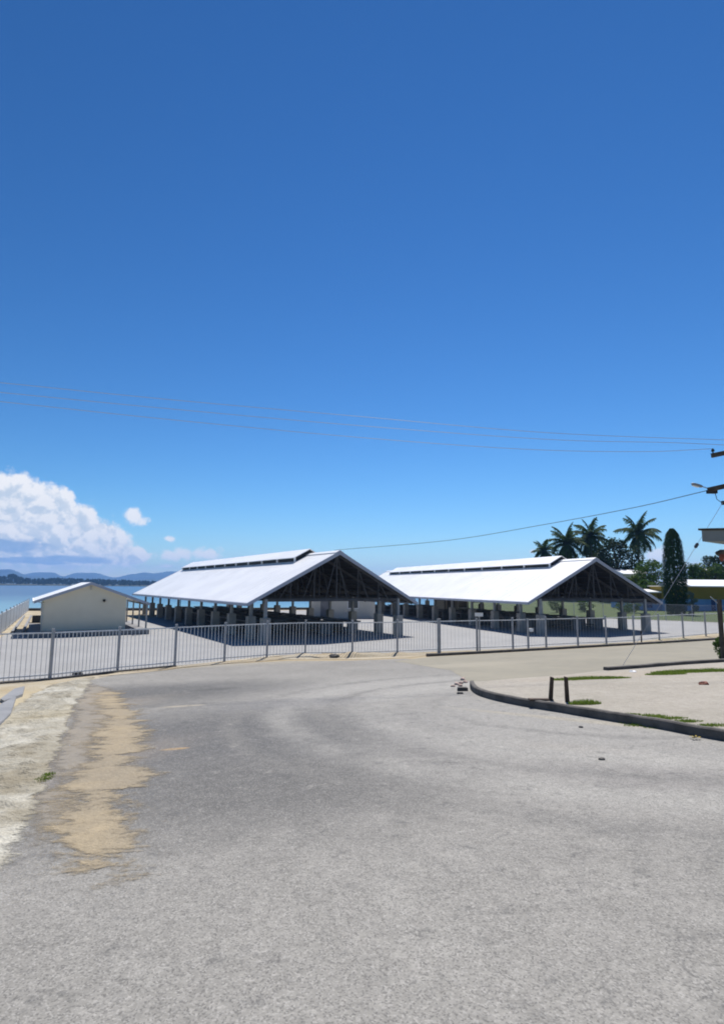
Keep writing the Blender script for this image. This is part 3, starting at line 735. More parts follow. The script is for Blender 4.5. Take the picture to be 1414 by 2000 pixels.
for xe in (-.58, 6.58): bb.hexa([(xe, -.40, sz(xe) - .17), (RT, -.40, sz(RT) - .17), (RT, -.352, sz(RT) - .17), (xe, -.352, sz(xe) - .17), (xe, -.40, sz(xe) + .015), (RT, -.40, sz(RT) + .015), (RT, -.352, sz(RT) + .015), (xe, -.352, sz(xe) + .015)])
bb.build('barge_board', M['fascia'], rfo)
MB().box(-.66, -.555, -.35, SLn + .3, sz(-.55) - .14, sz(-.55) - .01).build('gutter', M['white'], rfo)
for x, y in ((6.25, -1.0), (6.25, 2.0), (6.25, 5.0), (6.25, 8.2)): MB().box(x - .05, x + .05, y - .05, y + .05, PZ + .002, (sz(x) - .06 if y > -.3 else 2.05)).build('porch_post', M['steel'], s0)
MB().bar((6.25, -1.0, 2.04), (6.25, 8.2, 2.04), .08, .12).build('porch_beam', M['steel'], s0)
wl_ = MB().box(3.52, 3.68, -.10, -.002, 2.22, 2.36); wl_.box(3.57, 3.63, -.2, -.1, 2.16, 2.26); wl_.build('wall_lamp', M['dark'], s0)
wl_ = MB().box(2.66, 2.78, -.05, -.002, 3.0, 3.28); wl_.build('gable_vent', M['creamw'], s0)
for y in (2.0, 5.2):
    f_ = MB().box(-.06, -.002, y, y + 1.3, 1.3, 2.1).build('window', M['white'], s0); MB().box(-.075, -.062, y + .06, y + 1.24, 1.36, 2.04).build('pane', M['glass'], f_)
MB().tube([(-.06, -.06, PZ), (-.06, -.06, 2.1), (-.4, -.1, 2.25)], .035, 6).build('downpipe', M['creamw'], s0)
d_ = MB().box(SW + .002, SW + .05, 1.2, 2.1, PZ, 2.25).build('door', M['truss'], s0)
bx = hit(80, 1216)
tb = empty('shadow_box', (bx.x, bx.y, 0.004), radians(30)); tag(tb, 'low dark box added as the shadow on the sand at the left side of the cream shed', 'box')  # open dark box added in place of a shadow on the sand
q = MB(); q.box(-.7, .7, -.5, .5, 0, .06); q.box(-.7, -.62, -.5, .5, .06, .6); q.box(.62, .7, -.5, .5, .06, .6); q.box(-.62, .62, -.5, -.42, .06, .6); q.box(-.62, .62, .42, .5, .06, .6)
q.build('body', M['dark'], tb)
# drain kerb beside the shed
pa, pb = hit(24, 1237), hit(47, 1205)
MBd = MB().bar((pa.x, pa.y, .08), (pb.x, pb.y, .08), .16, .16).bar((pa.x + .6, pa.y + .2, .08), (pb.x + .6, pb.y + .2, .08), .16, .16)
tag(MBd.build('drain_kerb', M['slab']), 'pair of pale concrete drain edges running along the fence by the water', 'drain')

# cream kiosk behind the nearer hall, grey one behind the farther hall
def kiosk(loc, yaw, w_, d_, h_, m, label):
    k = empty('kiosk', loc, yaw); tag(k, label, 'kiosk')
    MB().box(0, w_, 0, d_, 0, h_).build('wall', m, k)
    r = MB(); r.hexa([(-.4, -.5, h_ - .1), (w_ + .4, -.5, h_ - .1), (w_ + .4, d_ + .4, h_ - .1), (-.4, d_ + .4, h_ - .1), (-.4, -.5, h_ + .05), (w_ + .4, -.5, h_ + .05), (w_ + .4, d_ / 2, h_ + .8), (-.4, d_ / 2, h_ + .8)])
    r.v = r.v; r.build('roof', M['roof'], k)
    MB().box(w_ * .12, w_ * .12 + .9, -.05, -.002, 0.02, 2.0).build('door', M['table'], k)
    f_ = MB().box(w_ * .55, w_ * .55 + 1.2, -.05, -.002, 1.0, 2.0).build('window', M['white'], k); MB().box(w_ * .55 + .08, w_ * .55 + 1.12, -.065, -.052, 1.08, 1.92).build('pane', M['glass'], f_)
    return k
kiosk((-5.1, 60.7, 0.006), radians(10), 6.7, 4.0, 2.45, M['creamw'], 'pale cream kiosk seen through the shade under the nearer white roofed hall')
kp = hit(868, 1206); kiosk((kp.x, kp.y, 0.006), radians(16), 3.0, 3.0, 2.5, M['creamw'], 'small pale kiosk half hidden by the columns of the farther hall')
# sea wall along the back of the yard
sw = MB(); L = [(-43, 72.4), (-26, 76.6), (-10, 81.8), (7, 87.2)]
for a, b_ in zip(L[:-1], L[1:]): sw.bar((a[0], a[1], .16), (b_[0], b_[1], .16), .5, .32)
tag(sw.build('sea_wall', M['kerb']), 'low dark sea wall at the back of the yard along the water', 'wall')

# ------------------------------------------------------------------ fences
FH = 1.70
def picket_fence(posts, label, spacing, name='picket_fence', hgt=FH, pw=0.022, extra=None):
    root = empty(name, posts[0]); tag(root, label, 'fence'); o0 = Vector(posts[0])
    pm = MB().box(-.042, .042, -.042, .042, -.1, hgt + .02).box(-.05, .05, -.05, .05, hgt + .021, hgt + .04)
    p0 = None
    for i, p in enumerate(posts):
        if p0 is None: p0 = pm.build('post', M['fence'], root); o = p0
        else: o = p0.copy(); COL.objects.link(o)
        o.location = Vector(p) - o0
        if i < len(posts) - 1: o.rotation_euler = (0, 0, math.atan2(posts[i + 1][1] - p[1], posts[i + 1][0] - p[0]))
    for a, b_ in zip(posts[:-1], posts[1:]):
        a, b_ = Vector(a) - o0, Vector(b_) - o0; d = b_ - a; L_ = Vector((d.x, d.y)).length; dn = d.normalized()
        pn = MB()
        for z in (hgt - .10, .17): pn.bar(a + dn * .045 + Vector((0, 0, z)), b_ - dn * .045 + Vector((0, 0, z)), .035, .045)
        n = int(L_ / spacing)
        for k in range(1, n):
            q = a + d * (k / n); q2 = q + Vector((0, 0, hgt - .125)); q1 = q + Vector((0, 0, .195))
            pn.bar(q1, q2, pw, pw, (d.x / L_, d.y / L_, 0)); 
            pn.bar(q + Vector((0, 0, .06)), q + Vector((0, 0, .147)), pw, pw, (d.x / L_, d.y / L_, 0))
        pn.build('panel', M['picket'], root)
    return root
def post_at(px, py): h = hit(px, py); return (h.x, h.y, h.z)
left_posts = [(-15.6, 15.0, gz(-15.6, 15.0)), (-13.6, 17.6, gz(-13.6, 17.6))] + [post_at(*p) for p in [(97, 1328), (229, 1312.5), (341, 1302), (438, 1293), (521, 1286.5), (596, 1282), (688, 1281.5), (776, 1278.5), (856, 1275)]]
picket_fence(left_posts, 'grey steel picket fence along the road in front of the shed and nearer hall', 0.155, pw=0.018)
right_posts = [post_at(*p) for p in [(859, 1274.8), (932, 1271.5), (1002, 1269), (1067, 1265), (1129, 1262), (1184.5, 1259.5), (1238.6, 1256), (1288, 1250.5), (1335, 1246.5), (1379, 1243)]] + [(27.6, 43.6, 0), (30.2, 45.6, 0)]
picket_fence(right_posts, 'pale steel fence of thin bars behind the low kerb in front of the farther hall', 0.22, pw=0.006)
ret = [(-24.07 + (-39.98 + 24.07) * k / 9 , 38.59 + (68.82 - 38.59) * k / 9, 0.0) for k in range(-1, 11)]
picket_fence(ret, 'grey steel picket fence running back along the water on the left', 0.20, hgt=1.5, pw=0.06)
# step at the foot of the near-left fence
st = MB()
for a, b_ in zip(left_posts[0:4], left_posts[1:5]):
    a, b_ = Vector(a), Vector(b_); d = (b_ - a).normalized(); nr = Vector((d.y, -d.x, 0)) * .10
    st.bar(a + nr + Vector((0, 0, -.02)), b_ + nr + Vector((0, 0, -.02)), .2, .16)
tag(st.build('fence_footing', M['kerb']), 'low weathered concrete footing under the near end of the picket fence', 'footing')
# chain-link fence at the far edge of the yard
cl = [(14, 83.2), (18.2, 76.2), (22.1, 70.0), (25, 67.6), (27.5, 65.4), (30.2, 63.7), (32.8, 62.0), (34.8, 60.5), (36.7, 58.9), (40.8, 56.4), (45.5, 53.6), (50, 51.5)]
cr = empty('chain_link_fence', (cl[0][0], cl[0][1], 0.0)); tag(cr, 'see through wire mesh fence between the concrete yard and the grass field', 'fence')
c0_ = Vector((cl[0][0], cl[0][1], 0)); mesh_ = MB(); p0 = None
for i, p in enumerate(cl):
    if p0 is None: p0 = MB().tube([(0, 0, 0), (0, 0, 1.75)], .035, 6).build('post', M['fence'], cr); o = p0
    else: o = p0.copy(); COL.objects.link(o)
    o.location = Vector((p[0], p[1], 0)) - c0_
for a, b_ in zip(cl[:-1], cl[1:]):
    a, b_ = Vector((a[0], a[1], 0)) - c0_, Vector((b_[0], b_[1], 0)) - c0_; L_ = (b_ - a).length
    n = int(L_ / .28)
    mesh_.bar(a + Vector((0, 0, 1.7)), b_ + Vector((0, 0, 1.7)), .03, .03)
    for k in range(-5, n):
        for s in (1, -1):
            t0, t1 = k / n, (k + 5.6) / n
            za, zb_ = (0.05, 1.65) if s > 0 else (1.65, 0.05)
            if t0 < 0: za += (zb_ - za) * (-t0) / (t1 - t0); t0 = 0
            if t1 > 1: zb_ = za + (zb_ - za) * (1 - t0) / (t1 - t0); t1 = 1
            mesh_.bar(a.lerp(b_, t0) + Vector((0, 0, za)), a.lerp(b_, t1) + Vector((0, 0, zb_)), .014, .014)
mesh_.build('mesh', M['fence'], cr)

# sign plate, marker stake, broken kerb, rubble and litter
p = post_at(937, 1271.8); g_ = empty('sign_post', p); tag(g_, 'thin post with a small blank white plate standing at the pale bar fence', 'sign')
MB().box(-.03, .03, -.03, .03, 0, 1.85).build('post', M['fence'], g_); MB().box(-.24, .2, -.06, -.032, 1.83, 2.02).build('plate', M['white'], g_)
p = post_at(1032, 1267.5); g_ = empty('standpipe', p); tag(g_, 'short pale post with a small white box on it behind the low kerb', 'post')
MB().box(-.05, .05, -.05, .05, 0, 1.66).build('post', M['fence'], g_); MB().box(.06, .28, -.1, .1, .95, 1.12).build('box', M['white'], g_)
p = post_at(1253, 1256); tag(MB().tube([(0, 0, 0), (.01, 0, .5), (0, .01, .72)], [.045, .042, .04], 7).build('stake', M['rust'], loc=p), 'short dark brown stake at the kerb in front of the farther hall', 'stake')
def stump(px, py, hgt, lean, label):
    b_ = hit(px, py, .14); z = isl_z(b_.x, b_.y); o = MB()
    o.hexa([(-.035, -.03, 0), (.035, -.03, 0), (.035, .03, 0), (-.035, .03, 0), (-.03 + lean, -.025, hgt), (.03 + lean, -.025, hgt - .02), (.03 + lean, .025, hgt - .015), (-.03 + lean, .025, hgt)])
    g_ = o.build('stump_post', M['rust'], loc=(b_.x, b_.y, z - .02)); return tag(g_, label, 'post')
stump(1075, 1368, .47, .045, 'short rusty post leaning right on the gravel corner behind the kerb')
stump(1108, 1371, .49, -.01, 'short upright rusty post next to a grass tuft on the gravel corner')
b_ = hit(1070, 1367.5, .14); tag(MB().box(-.26, .20, -.05, .07, 0, .035).build('post_shadow', M['rust'], loc=(b_.x - .12, b_.y - .05, isl_z(b_.x, b_.y) + .001)), 'flat dark strip laid as the shadow at the foot of the leaning post', 'shadow strip')  # thin dark plate that stands in for the leaning post's cast shadow
def rock(name, px, py, r, m, label, flat_=0.6, group=None, cat='rock', island=False):
    h = hit(px, py, .12 if island else 0); rn = random.Random(px * 31 + py); mb = MB(); nu, nv = 9, 6
    for j in range(nv + 1):
        for i in range(nu):
            a, b2 = 2 * pi * i / nu, -pi / 2 + pi * j / nv; v = Vector((cos(a) * cos(b2), sin(a) * cos(b2), sin(b2)))
            v *= r * (1 + .35 * noise.noise(v * 1.7 + Vector((px, py, 0)))); mb.v.append((v.x * 1.25, v.y, v.z * flat_))
    for j in range(nv):
        for i in range(nu): mb.f.append((j * nu + i, j * nu + (i + 1) % nu, (j + 1) * nu + (i + 1) % nu, (j + 1) * nu + i))
    z = isl_z(h.x, h.y) if island else h.z
    o = mb.build(name, m, loc=(h.x, h.y, z + r * flat_ * .55)); o.rotation_euler = (0, 0, rn.uniform(0, 6)); return tag(o, label, cat, group)
for i, (x, y, r) in enumerate([(892, 1338, .07), (904, 1329, .075), (900, 1336, .06), (899, 1341, .06), (885, 1342, .05), (909, 1334, .06)]):
    rock('rubble_stone', x, y, r, M['rockp'], 'pinkish broken stone in the small heap at the tip of the near kerb', .7, 'stones heaped at the kerb tip', 'stone')
h = hit(903, 1350); o = MB().hexa([(-.13, -.06, 0), (.13, -.07, 0), (.12, .08, 0), (-.12, .07, 0), (-.12, -.05, .08), (.125, -.06, .075), (.11, .07, .08), (-.11, .06, .075)]).build('broken_kerb', M['kerb'], loc=(h.x, h.y, h.z + .01))
tag(o, 'dark broken kerb block lying on the road beside the pinkish stones', 'kerb block')
h = hit(899, 1356); tag(MB().hexa([(-.09, -.03, 0), (.07, -.04, 0), (.07, .04, 0), (-.08, .03, 0), (-.07, -.02, .035), (.06, -.03, .03), (.06, .03, .035), (-.07, .02, .03)]).build('kerb_fragment', M['kerb'], loc=(h.x, h.y, h.z + .011)), 'flat dark kerb fragment on the road just in front of the broken block', 'kerb fragment')
for (x, y, r, m_, lb) in [(653, 1285, .22, 'kerb', 'dark lump on the sandy bank in front of the nearer hall'), (634, 1281, .17, 'rock', 'pale tan rock on the sandy bank left of the dark lump'),
                          (611, 1282, .12, 'kerb', 'small dark rock at the left end of the sandy bank'), (1375, 1336, .10, 'brown', 'reddish brown clod on the gravel corner near the right edge'),
                          (1135, 1422, .035, 'dark', 'tiny dark stone alone on the asphalt below the kerb'), (1176, 1485, .035, 'kerb', 'small grey stone on the asphalt towards the bottom right'),
                          (152, 1318, .16, 'kerb', 'dark stone at the fence foot above the pale rough strip'), (1237, 1315, .10, 'white', 'small white stone on the far edge of the gravel corner')]:
    rock('stone', x, y, r, M[m_], lb, .55, None, 'stone', y in (1336,))
h = hit(1358, 1446); lf = MB()
for k in range(14):
    a = random.uniform(0, 6.28); c = Vector((random.gauss(0, .035), random.gauss(0, .03), .015 + random.random() * .03)); u = Vector((cos(a), sin(a), .2)) * .04; v = Vector((-sin(a), cos(a), .3)) * .025
    lf.face([c - u * .6, c + v * .6, c + u * .6, c - v * .6])
tag(lf.build('fallen_leaves', M['leafy'], loc=(h.x, h.y, h.z + .012)), 'yellow fallen leaves in the gutter below the near kerb', 'leaves')
# culvert slabs bottom left
for i, (pp, lb) in enumerate([([(-60, 1420), (-4, 1384), (32, 1364), (20, 1400), (-20, 1440)], 'grey concrete cover slab at the left edge beside the rough pale strip'),
                 ([(0, 1371), (28, 1350), (48, 1345), (44, 1361), (8, 1375)], 'pale concrete cover slab just below the fence foot at the left edge')]):
    poly = pxpoly(pp); mb = MB(); n = len(poly)
    mb.v = [(x, y, gz(x, y) - .05) for x, y in poly] + [(x, y, gz(x, y) + .07) for x, y in poly]
    mb.f = [tuple(range(n, 2 * n))] + [(k, (k + 1) % n, n + (k + 1) % n, n + k) for k in range(n)]
    tag(mb.build('cover_slab', M['slab']), lb, 'slab')
# grass tufts
def tuft(spots, name, label, dens=1.0):
    mb = MB(); rn = random.Random(len(spots))
    for (px, py, rx, ry, hh) in spots:
        c = hit(px, py, .12 if px > 900 and py > 1300 else 0)
        for k in range(int(420 * rx * dens)):
            a, q = rn.uniform(0, 6.28), sqrt(rn.random()); x, y = c.x + cos(a) * q * rx, c.y + sin(a) * q * ry
            z = isl_z(x, y) - .005; hgt = hh * rn.uniform(.4, 1.1) * (1.1 - q * .6); b3 = rn.uniform(0, 6.28)
            u = Vector((cos(b3), sin(b3), 0)) * .008; l = Vector((rn.gauss(0, .35), rn.gauss(0, .35), 1)) * hgt; p = Vector((x, y, z))
            mb.face([p - u, p + u, p + l * .6 + u * .7, p + l]); 
    return tag(mb.build(name, M['grass']), label, 'grass', kind='stuff')
tuft([(1142, 1377, .30, .14, .11)], 'grass_tuft', 'green grass tuft at the foot of the upright rusty post', 6)
tuft([(1150, 1320, 1.0, .25, .10), (1110, 1322, .5, .2, .06), (1190, 1319, .6, .25, .07)], 'grass_patch', 'low green grass along the far edge of the gravel corner', 4)
tuft([(1330, 1308, .9, .3, .12), (1300, 1312, .6, .2, .1), (1385, 1306, 1.0, .35, .12)], 'grass_patch', 'low green grass by the far kerb of the gravel corner near the right edge', 4)
tuft([(1260, 1402, .35, .12, .06), (1300, 1406, .35, .12, .05), (1340, 1412, .25, .1, .05), (1395, 1420, .3, .1, .05), (1230, 1398, .2, .1, .04)], 'grass_patch', 'sparse grass growing along the top of the near kerb', 3)
tuft([(85, 1524, .10, .16, .05), (95, 1515, .08, .1, .05)], 'grass_patch', 'small green weed where the rough pale strip meets the dirt', 4)
tuft([(1240, 1258, 2.5, .3, .07), (1330, 1249, 3.0, .3, .08)], 'grass_patch', 'thin grass line between the low kerb and the pale bar fence', .6)

# ------------------------------------------------------------------ pole, wires, lamp, canopy
PD = 19.0
pt_ = at(1447, 900, PD); pbz = gz(pt_.x, pt_.y) + .1
up_ = empty('utility_pole', (pt_.x, pt_.y, pbz)); tag(up_, 'dark wooden utility pole just past the right edge with crossarms reaching into view', 'utility pole')
ztop = at(1447, 860, PD).z
MB().tube([(0, 0, 0), (0, 0, ztop - pbz)], [.16, .12], 10).build('pole', M['wood'], up_)
base = Vector((pt_.x, pt_.y, pbz))
def crossarm(pa, pb, th, m, name='crossarm'):
    return MB().bar(Vector(pa) - base, Vector(pb) - base, th, th * 1.15).build(name, m, up_)
ca, cb = at(1389, 890, PD), at(1505, 866, PD - 1.1)
crossarm(ca, cb, .12, M['wood'])
def insul(p, hh, parent, off):
    return MB().tube([p, p + Vector((0, 0, hh * .35)), p + Vector((0, 0, hh * .4)), p + Vector((0, 0, hh * .7)), p + Vector((0, 0, hh))], [.02, .02, .055, .05, .02], 8).build('insulator', M['dark'], parent)
ins = [ca.lerp(cb, k) for k in (.035, .33, .92)]
for q in ins: insul(q - base + Vector((0, 0, .07)), .17, up_, 0)
da, db = at(1382, 957, PD), at(1505, 930, PD - .8)
crossarm(da, db, .13, M['wood']); MB().box(-.16, .16, -.06, .06, -.06, .06).build('bracket', M['dark'], up_, loc=da - base + Vector((.14, 0, -.06)))
MB().tube([Vector(at(1396, 960, PD)) - base, Vector(at(1400, 975, PD)) - base, Vector(at(1411, 983, PD)) - base, Vector(at(1440, 978, PD)) - base], .012, 5).build('jumper_cable', M['cable'], up_)
MB().box(-.05, .05, -.05, .05, -.05, .08).build('clamp', M['dark'], up_, loc=at(1413, 983, PD) - base)
la = at(1361, 947.5, PD); lamp = empty('street_lamp', la); tag(lamp, 'grey street lamp head on a thin arm above the crossarm at the right edge', 'street lamp')
ld = (at(1372, 950, PD) - at(1351, 944.5, PD)).normalized()
hd = MB(); a_ = -ld * .19; b_ = ld * .19
hd.tube([a_, a_ * .7, Vector((0, 0, 0)), b_ * .8, b_], [.025, .055, .062, .05, .03], 8); hd.build('lamp_head', M['steel'], lamp)
MB().bar(a_ * .85 + Vector((0, 0, -.045)), b_ * .3 + Vector((0, 0, -.055)), .07, .03).build('diffuser', M['white'], lamp)
MB().tube([b_, ld * .35 + Vector((0, 0, -.01)), Vector(at(1384, 954, PD)) - la, Vector(at(1440, 945, PD)) - la], .016, 6).build('arm', M['steel'], lamp)
def wire(name, pts, r, m, label, cat='cable', group=None):
    return tag(MB().tube(smooth_line3(pts, 10), r, 5).build(name, m), label, cat, group)
def smooth_line3(pts, n):
    P_ = [Vector(p) for p in pts]; P_ = [P_[0] * 2 - P_[1]] + P_ + [P_[-1] * 2 - P_[-2]]; out = []
    for i in range(1, len(P_) - 2):
        for k in range(n):
            t_ = k / n; a, b, c, d = P_[i - 1:i + 3]
            out.append(0.5 * ((2 * b) + (c - a) * t_ + (2 * a - 5 * b + 4 * c - d) * t_ ** 2 + (3 * b - a - 3 * c + d) * t_ ** 3))
    return out + [P_[-2]]
def dl(x): return PD - 0.0008 * 0 + (1400 - x) * (-0.0012)        # the span comes slightly nearer towards the left
lines = [([(-260, 722), (0, 747), (330, 780), (700, 813), (1070, 845)], 2, 'topmost'), ([(-260, 741), (0, 766), (330, 798), (700, 831), (1070, 858)], 1, 'middle'), ([(-260, 758), (0, 784), (330, 819), (700, 854), (1020, 877)], 0, 'lowest')]
for pts, k, nm in lines:
    P3 = [at(x, y, dl(x)) for x, y in pts]
    if k == 2: P3 += [at(1414, 859, dl(1414)), at(1520, 862, PD - 1.0)]
    elif k == 1: P3 += [at(1300, 864, PD), ins[1] + Vector((0, 0, .23))]
    else: P3 += [at(1250, 882, PD), ins[0] + Vector((0, 0, .23))]
    wire('power_line', P3, .0085, M['wire'], nm + ' of the three thin power lines crossing the blue sky', 'power line', 'overhead power lines')
apex = Vector((-5.828 - sin(.55) * 0.3 + cos(.55) * W_ / 2, 35.067 + cos(.55) * 0.3 + sin(.55) * W_ / 2, RZ + .1))
sp = [da + Vector((.05, 0, 0))]
for (x, y, k) in [(1240, 991, .2), (1060, 1025, .45), (870, 1056, .72)]: sp.append(at(x, y, PD + (apex.y - PD) * k))
sp.append(apex)
wire('service_cable', sp, .014, M['cable'], 'dark service cable from the right hand pole to the peak of the nearer hall')
anc = hit(1214, 1304); top_ = at(1412, 981, PD - .1)
gw = empty('guy_wire', (anc.x, anc.y, anc.z)); tag(gw, 'thin slanting guy wire from the pole down to the road edge with a dark insulator', 'guy wire')
MB().tube([(0, 0, 0), (top_ - anc) * .5, top_ - anc], .007, 5).build('wire', M['wire'], gw)
ip = (top_ - anc); MB().tube([ip * .725, ip * .73, ip * .75, ip * .755], [.02, .055, .055, .02], 8).build('insulator', M['cable'], gw)
# canopy corner at the right edge
CD = 15.0
c1 = at(1371, 1048, CD); c2 = Vector((c1.x + 3.2, c1.y - .9, c1.z))
can = empty('canopy', (c2.x, c2.y, gz(c2.x, c2.y) + .1)); tag(can, 'flat grey roof corner of a shelter poking in from the right edge', 'shelter')
co = Vector(can.location); dr = (c2 - c1).normalized(); bk = Vector((0.78, 0.63, 0)); 
q = MB(); a, b_ = c1 - co, c2 - co
q.hexa([a + Vector((0, 0, -.13)), b_ + Vector((0, 0, -.13)), b_ + bk * 2.4 + Vector((0, 0, -.13)), a + bk * 2.4 + Vector((0, 0, -.13)), a + Vector((0, 0, .16)), b_ + Vector((0, 0, .16)), b_ + bk * 2.4 + Vector((0, 0, .16)), a + bk * 2.4 + Vector((0, 0, .16))])
q.build('roof', M['canopy'], can)
q = MB(); e = Vector((0, 0, .165)); q.hexa([a - dr * .06 - bk * .06 + e, b_ - bk * .06 + e, b_ + bk * 2.5 + e, a - dr * .06 + bk * 2.5 + e, a - dr * .06 - bk * .06 + e * 1.3, b_ - bk * .06 + e * 1.3, b_ + bk * 2.5 + e * 1.3, a - dr * .06 + bk * 2.5 + e * 1.3]); q.build('roof_edge', M['wood'], can)
for k in (.62, .98): pp = a.lerp(b_, k) + bk * .9; MB().box(pp.x - .08, pp.x + .08, pp.y - .08, pp.y + .08, 0, a.z - .14).build('post', M['wood'], can)
lb = at(1408, 1080, CD - .2); 
bl = empty('bracket_lamp', lb); tag(bl, 'small red brown and dark fitting below the canopy corner at the right edge', 'fitting')
MB().tube([(-.12, 0, -.02), (0, 0, .02), (.3, 0, .03), (1.1, -.2, .05)], [.05, .07, .06, .05], 7).build('arm', M['wood'], bl); MB().tube([(.02, 0, -.22), (.02, 0, -.12), (.02, 0, -.03)], [.03, .075, .06], 8).build('shade', M['brown'], bl)
# dark gate post with a pale slanting arm at the right edge
gp = hit(1413, 1292); g_ = empty('gate_post', (gp.x, gp.y, gp.z)); tag(g_, 'dark upright post with a pale slanting arm by the bush at the right edge', 'post')
MB().box(-.06, .06, -.06, .06, 0, 2.25).build('post', M['wood'], g_)
MB().bar((-.05, 0, 2.1), (-.28, .05, 2.35), .03, .03).build('arm', M['fence'], g_)

# ------------------------------------------------------------------ trees and plants
def cards(mb, c, rad, n, size, rn, droop=0.0, aspect=0.55):
    for k in range(n):
        while True:
            v = Vector((rn.uniform(-1, 1), rn.uniform(-1, 1), rn.uniform(-1, 1)))
            if v.length <= 1 and v.length > 0.25: break
        p = Vector(c) + Vector((v.x * rad[0], v.y * rad[1], v.z * rad[2]))
        d = Vector((rn.gauss(0, 1), rn.gauss(0, 1), rn.gauss(0, .7) - droop)).normalized(); u = d.cross(Vector((rn.gauss(0, 1), rn.gauss(0, 1), rn.gauss(0, 1)))).normalized()
        s = size * rn.uniform(.6, 1.3)
        mb.face([p - d * s * .5, p + u * s * aspect * .5, p + d * s * .5, p - u * s * aspect * .5])
def tree(name, base, hgt, width, m, label, cat='tree', group=None, nclump=16, leaf=.35, per=130, trunk_h=.35, seed=1, low=.25, wide_low=False):
    rn = random.Random(seed); root = empty(name, base); tag(root, label, cat, group)
    tm = MB(); tm.tube([(0, 0, -.2), (.05, 0, hgt * .25), (-.04, .05, hgt * .55), (0, 0, hgt * .8)], [hgt * .03 + .05, hgt * .025 + .04, hgt * .015 + .03, .02], 8)
    cm = MB()
    for k in range(nclump):
        f = low + (1 - low) * (k + .5) / nclump; a = rn.uniform(0, 6.28)
        prof = sin(pi * min(1, max(.12, (f - low * .6) / (1.08 - low * .6)))) ** .6
        rr = width / 2 * prof * sqrt(rn.uniform(.15, 1)); c = Vector((cos(a) * rr, sin(a) * rr, hgt * f * rn.uniform(.92, 1.0)))
        sz_ = width * rn.uniform(.16, .27)
        tm.tube([(0, 0, hgt * f * .55), c * .6 + Vector((0, 0, hgt * f * .25)), c], [hgt * .012, hgt * .008, .012], 5)
        cards(cm, c, (sz_, sz_, sz_ * .75), per, leaf, rn)
    tm.build('trunk', M['bark'], root); cm.build('crown', m, root); return root
def palm(base, hgt, rad, label, seed, lean=(0, 0), nf=27):
    rad *= 1.15
    rn = random.Random(seed); root = empty('coconut_palm', base); tag(root, label, 'palm tree', 'palms behind the farther hall')
    pts = [(lean[0] * (k / 8) ** 2, lean[1] * (k / 8) ** 2, hgt * k / 8) for k in range(9)]
    MB().tube(pts, [.24 - .012 * k for k in range(9)], 8).build('trunk', M['trunk'], root)
    top = Vector(pts[-1]); fm = MB()
    for k in range(nf):
        a = k * 2.39996 + rn.uniform(-.2, .2); e0 = radians(86 - 148 * (k / nf) + rn.uniform(-9, 9)); L = rad * rn.uniform(.9, 1.15)
        p = top.copy(); e = e0; seg = 11; step = L / seg; side = Vector((-sin(a), cos(a), 0)); prev = p.copy(); rp = [p.copy()]
        for j in range(seg):
            d = Vector((cos(a) * cos(e), sin(a) * cos(e), sin(e))); q = p + d * step; nrm = side.cross(d)
            ll = L * .29 * (sin(pi * min(.98, (j + 1.2) / (seg + .6))) ** .6)
            for h_ in (0, .33, .66):
                b_ = p.lerp(q, h_)
                for s in (-1, 1):
                    tip = b_ + side * s * ll * .75 + d * ll * .45 - Vector((0, 0, 1)) * ll * rn.uniform(.35, .9)
                    fm.face([b_, b_ + d * step * .62, tip + d * .03, tip])
            p = q; e -= radians((4 + 9 * j / seg) * (0.6 + 0.4 * cos(e0))) ; rp.append(p.copy())
        fm.tube(rp, [.05 - .004 * i for i in range(len(rp))], 4, False)
    fm.build('crown', M['palm'], root)
    nm = MB()
    for k in range(7):
        a = k * .9; c = top + Vector((cos(a) * .35, sin(a) * .35, -.35 - .1 * (k % 2)))
        nm.tube([c + Vector((0, 0, -.15)), c + Vector((0, 0, -.07)), c + Vector((0, 0, .07)), c + Vector((0, 0, .15))], [.03, .13, .13, .03], 7)
    nm.build('coconuts', M['bark'], root)
def tree_base(px, depth, z=None):
    q = at(px, 1150, depth); return Vector((q.x, q.y, fz(q.x, q.y) if z is None else z))
def fz(x, y): return 0.1 + max(0, (y - 70) / 100) * 1.5
for (px, cy, d, rad, sd, ln, lb) in [(1065, 1078, 128, 3.0, 3, (0, 0), 'small coconut palm at the left end of the palm row behind the roof'),
                                 (1106, 1061, 122, 4.0, 5, (.4, 0), 'coconut palm with drooping fronds, second from the left behind the hall roof'),
                                 (1160, 1048, 124, 4.1, 8, (-.3, 0), 'bushy coconut palm rising above the peak of the farther hall'),
                                 (1250, 1043, 120, 4.3, 11, (.2, 0), 'tall lone coconut palm with its thin trunk in view beside the hall')]:
    b_ = tree_base(px, d); palm(b_, at(px, cy, d).z - b_.z, rad, lb, sd, ln)
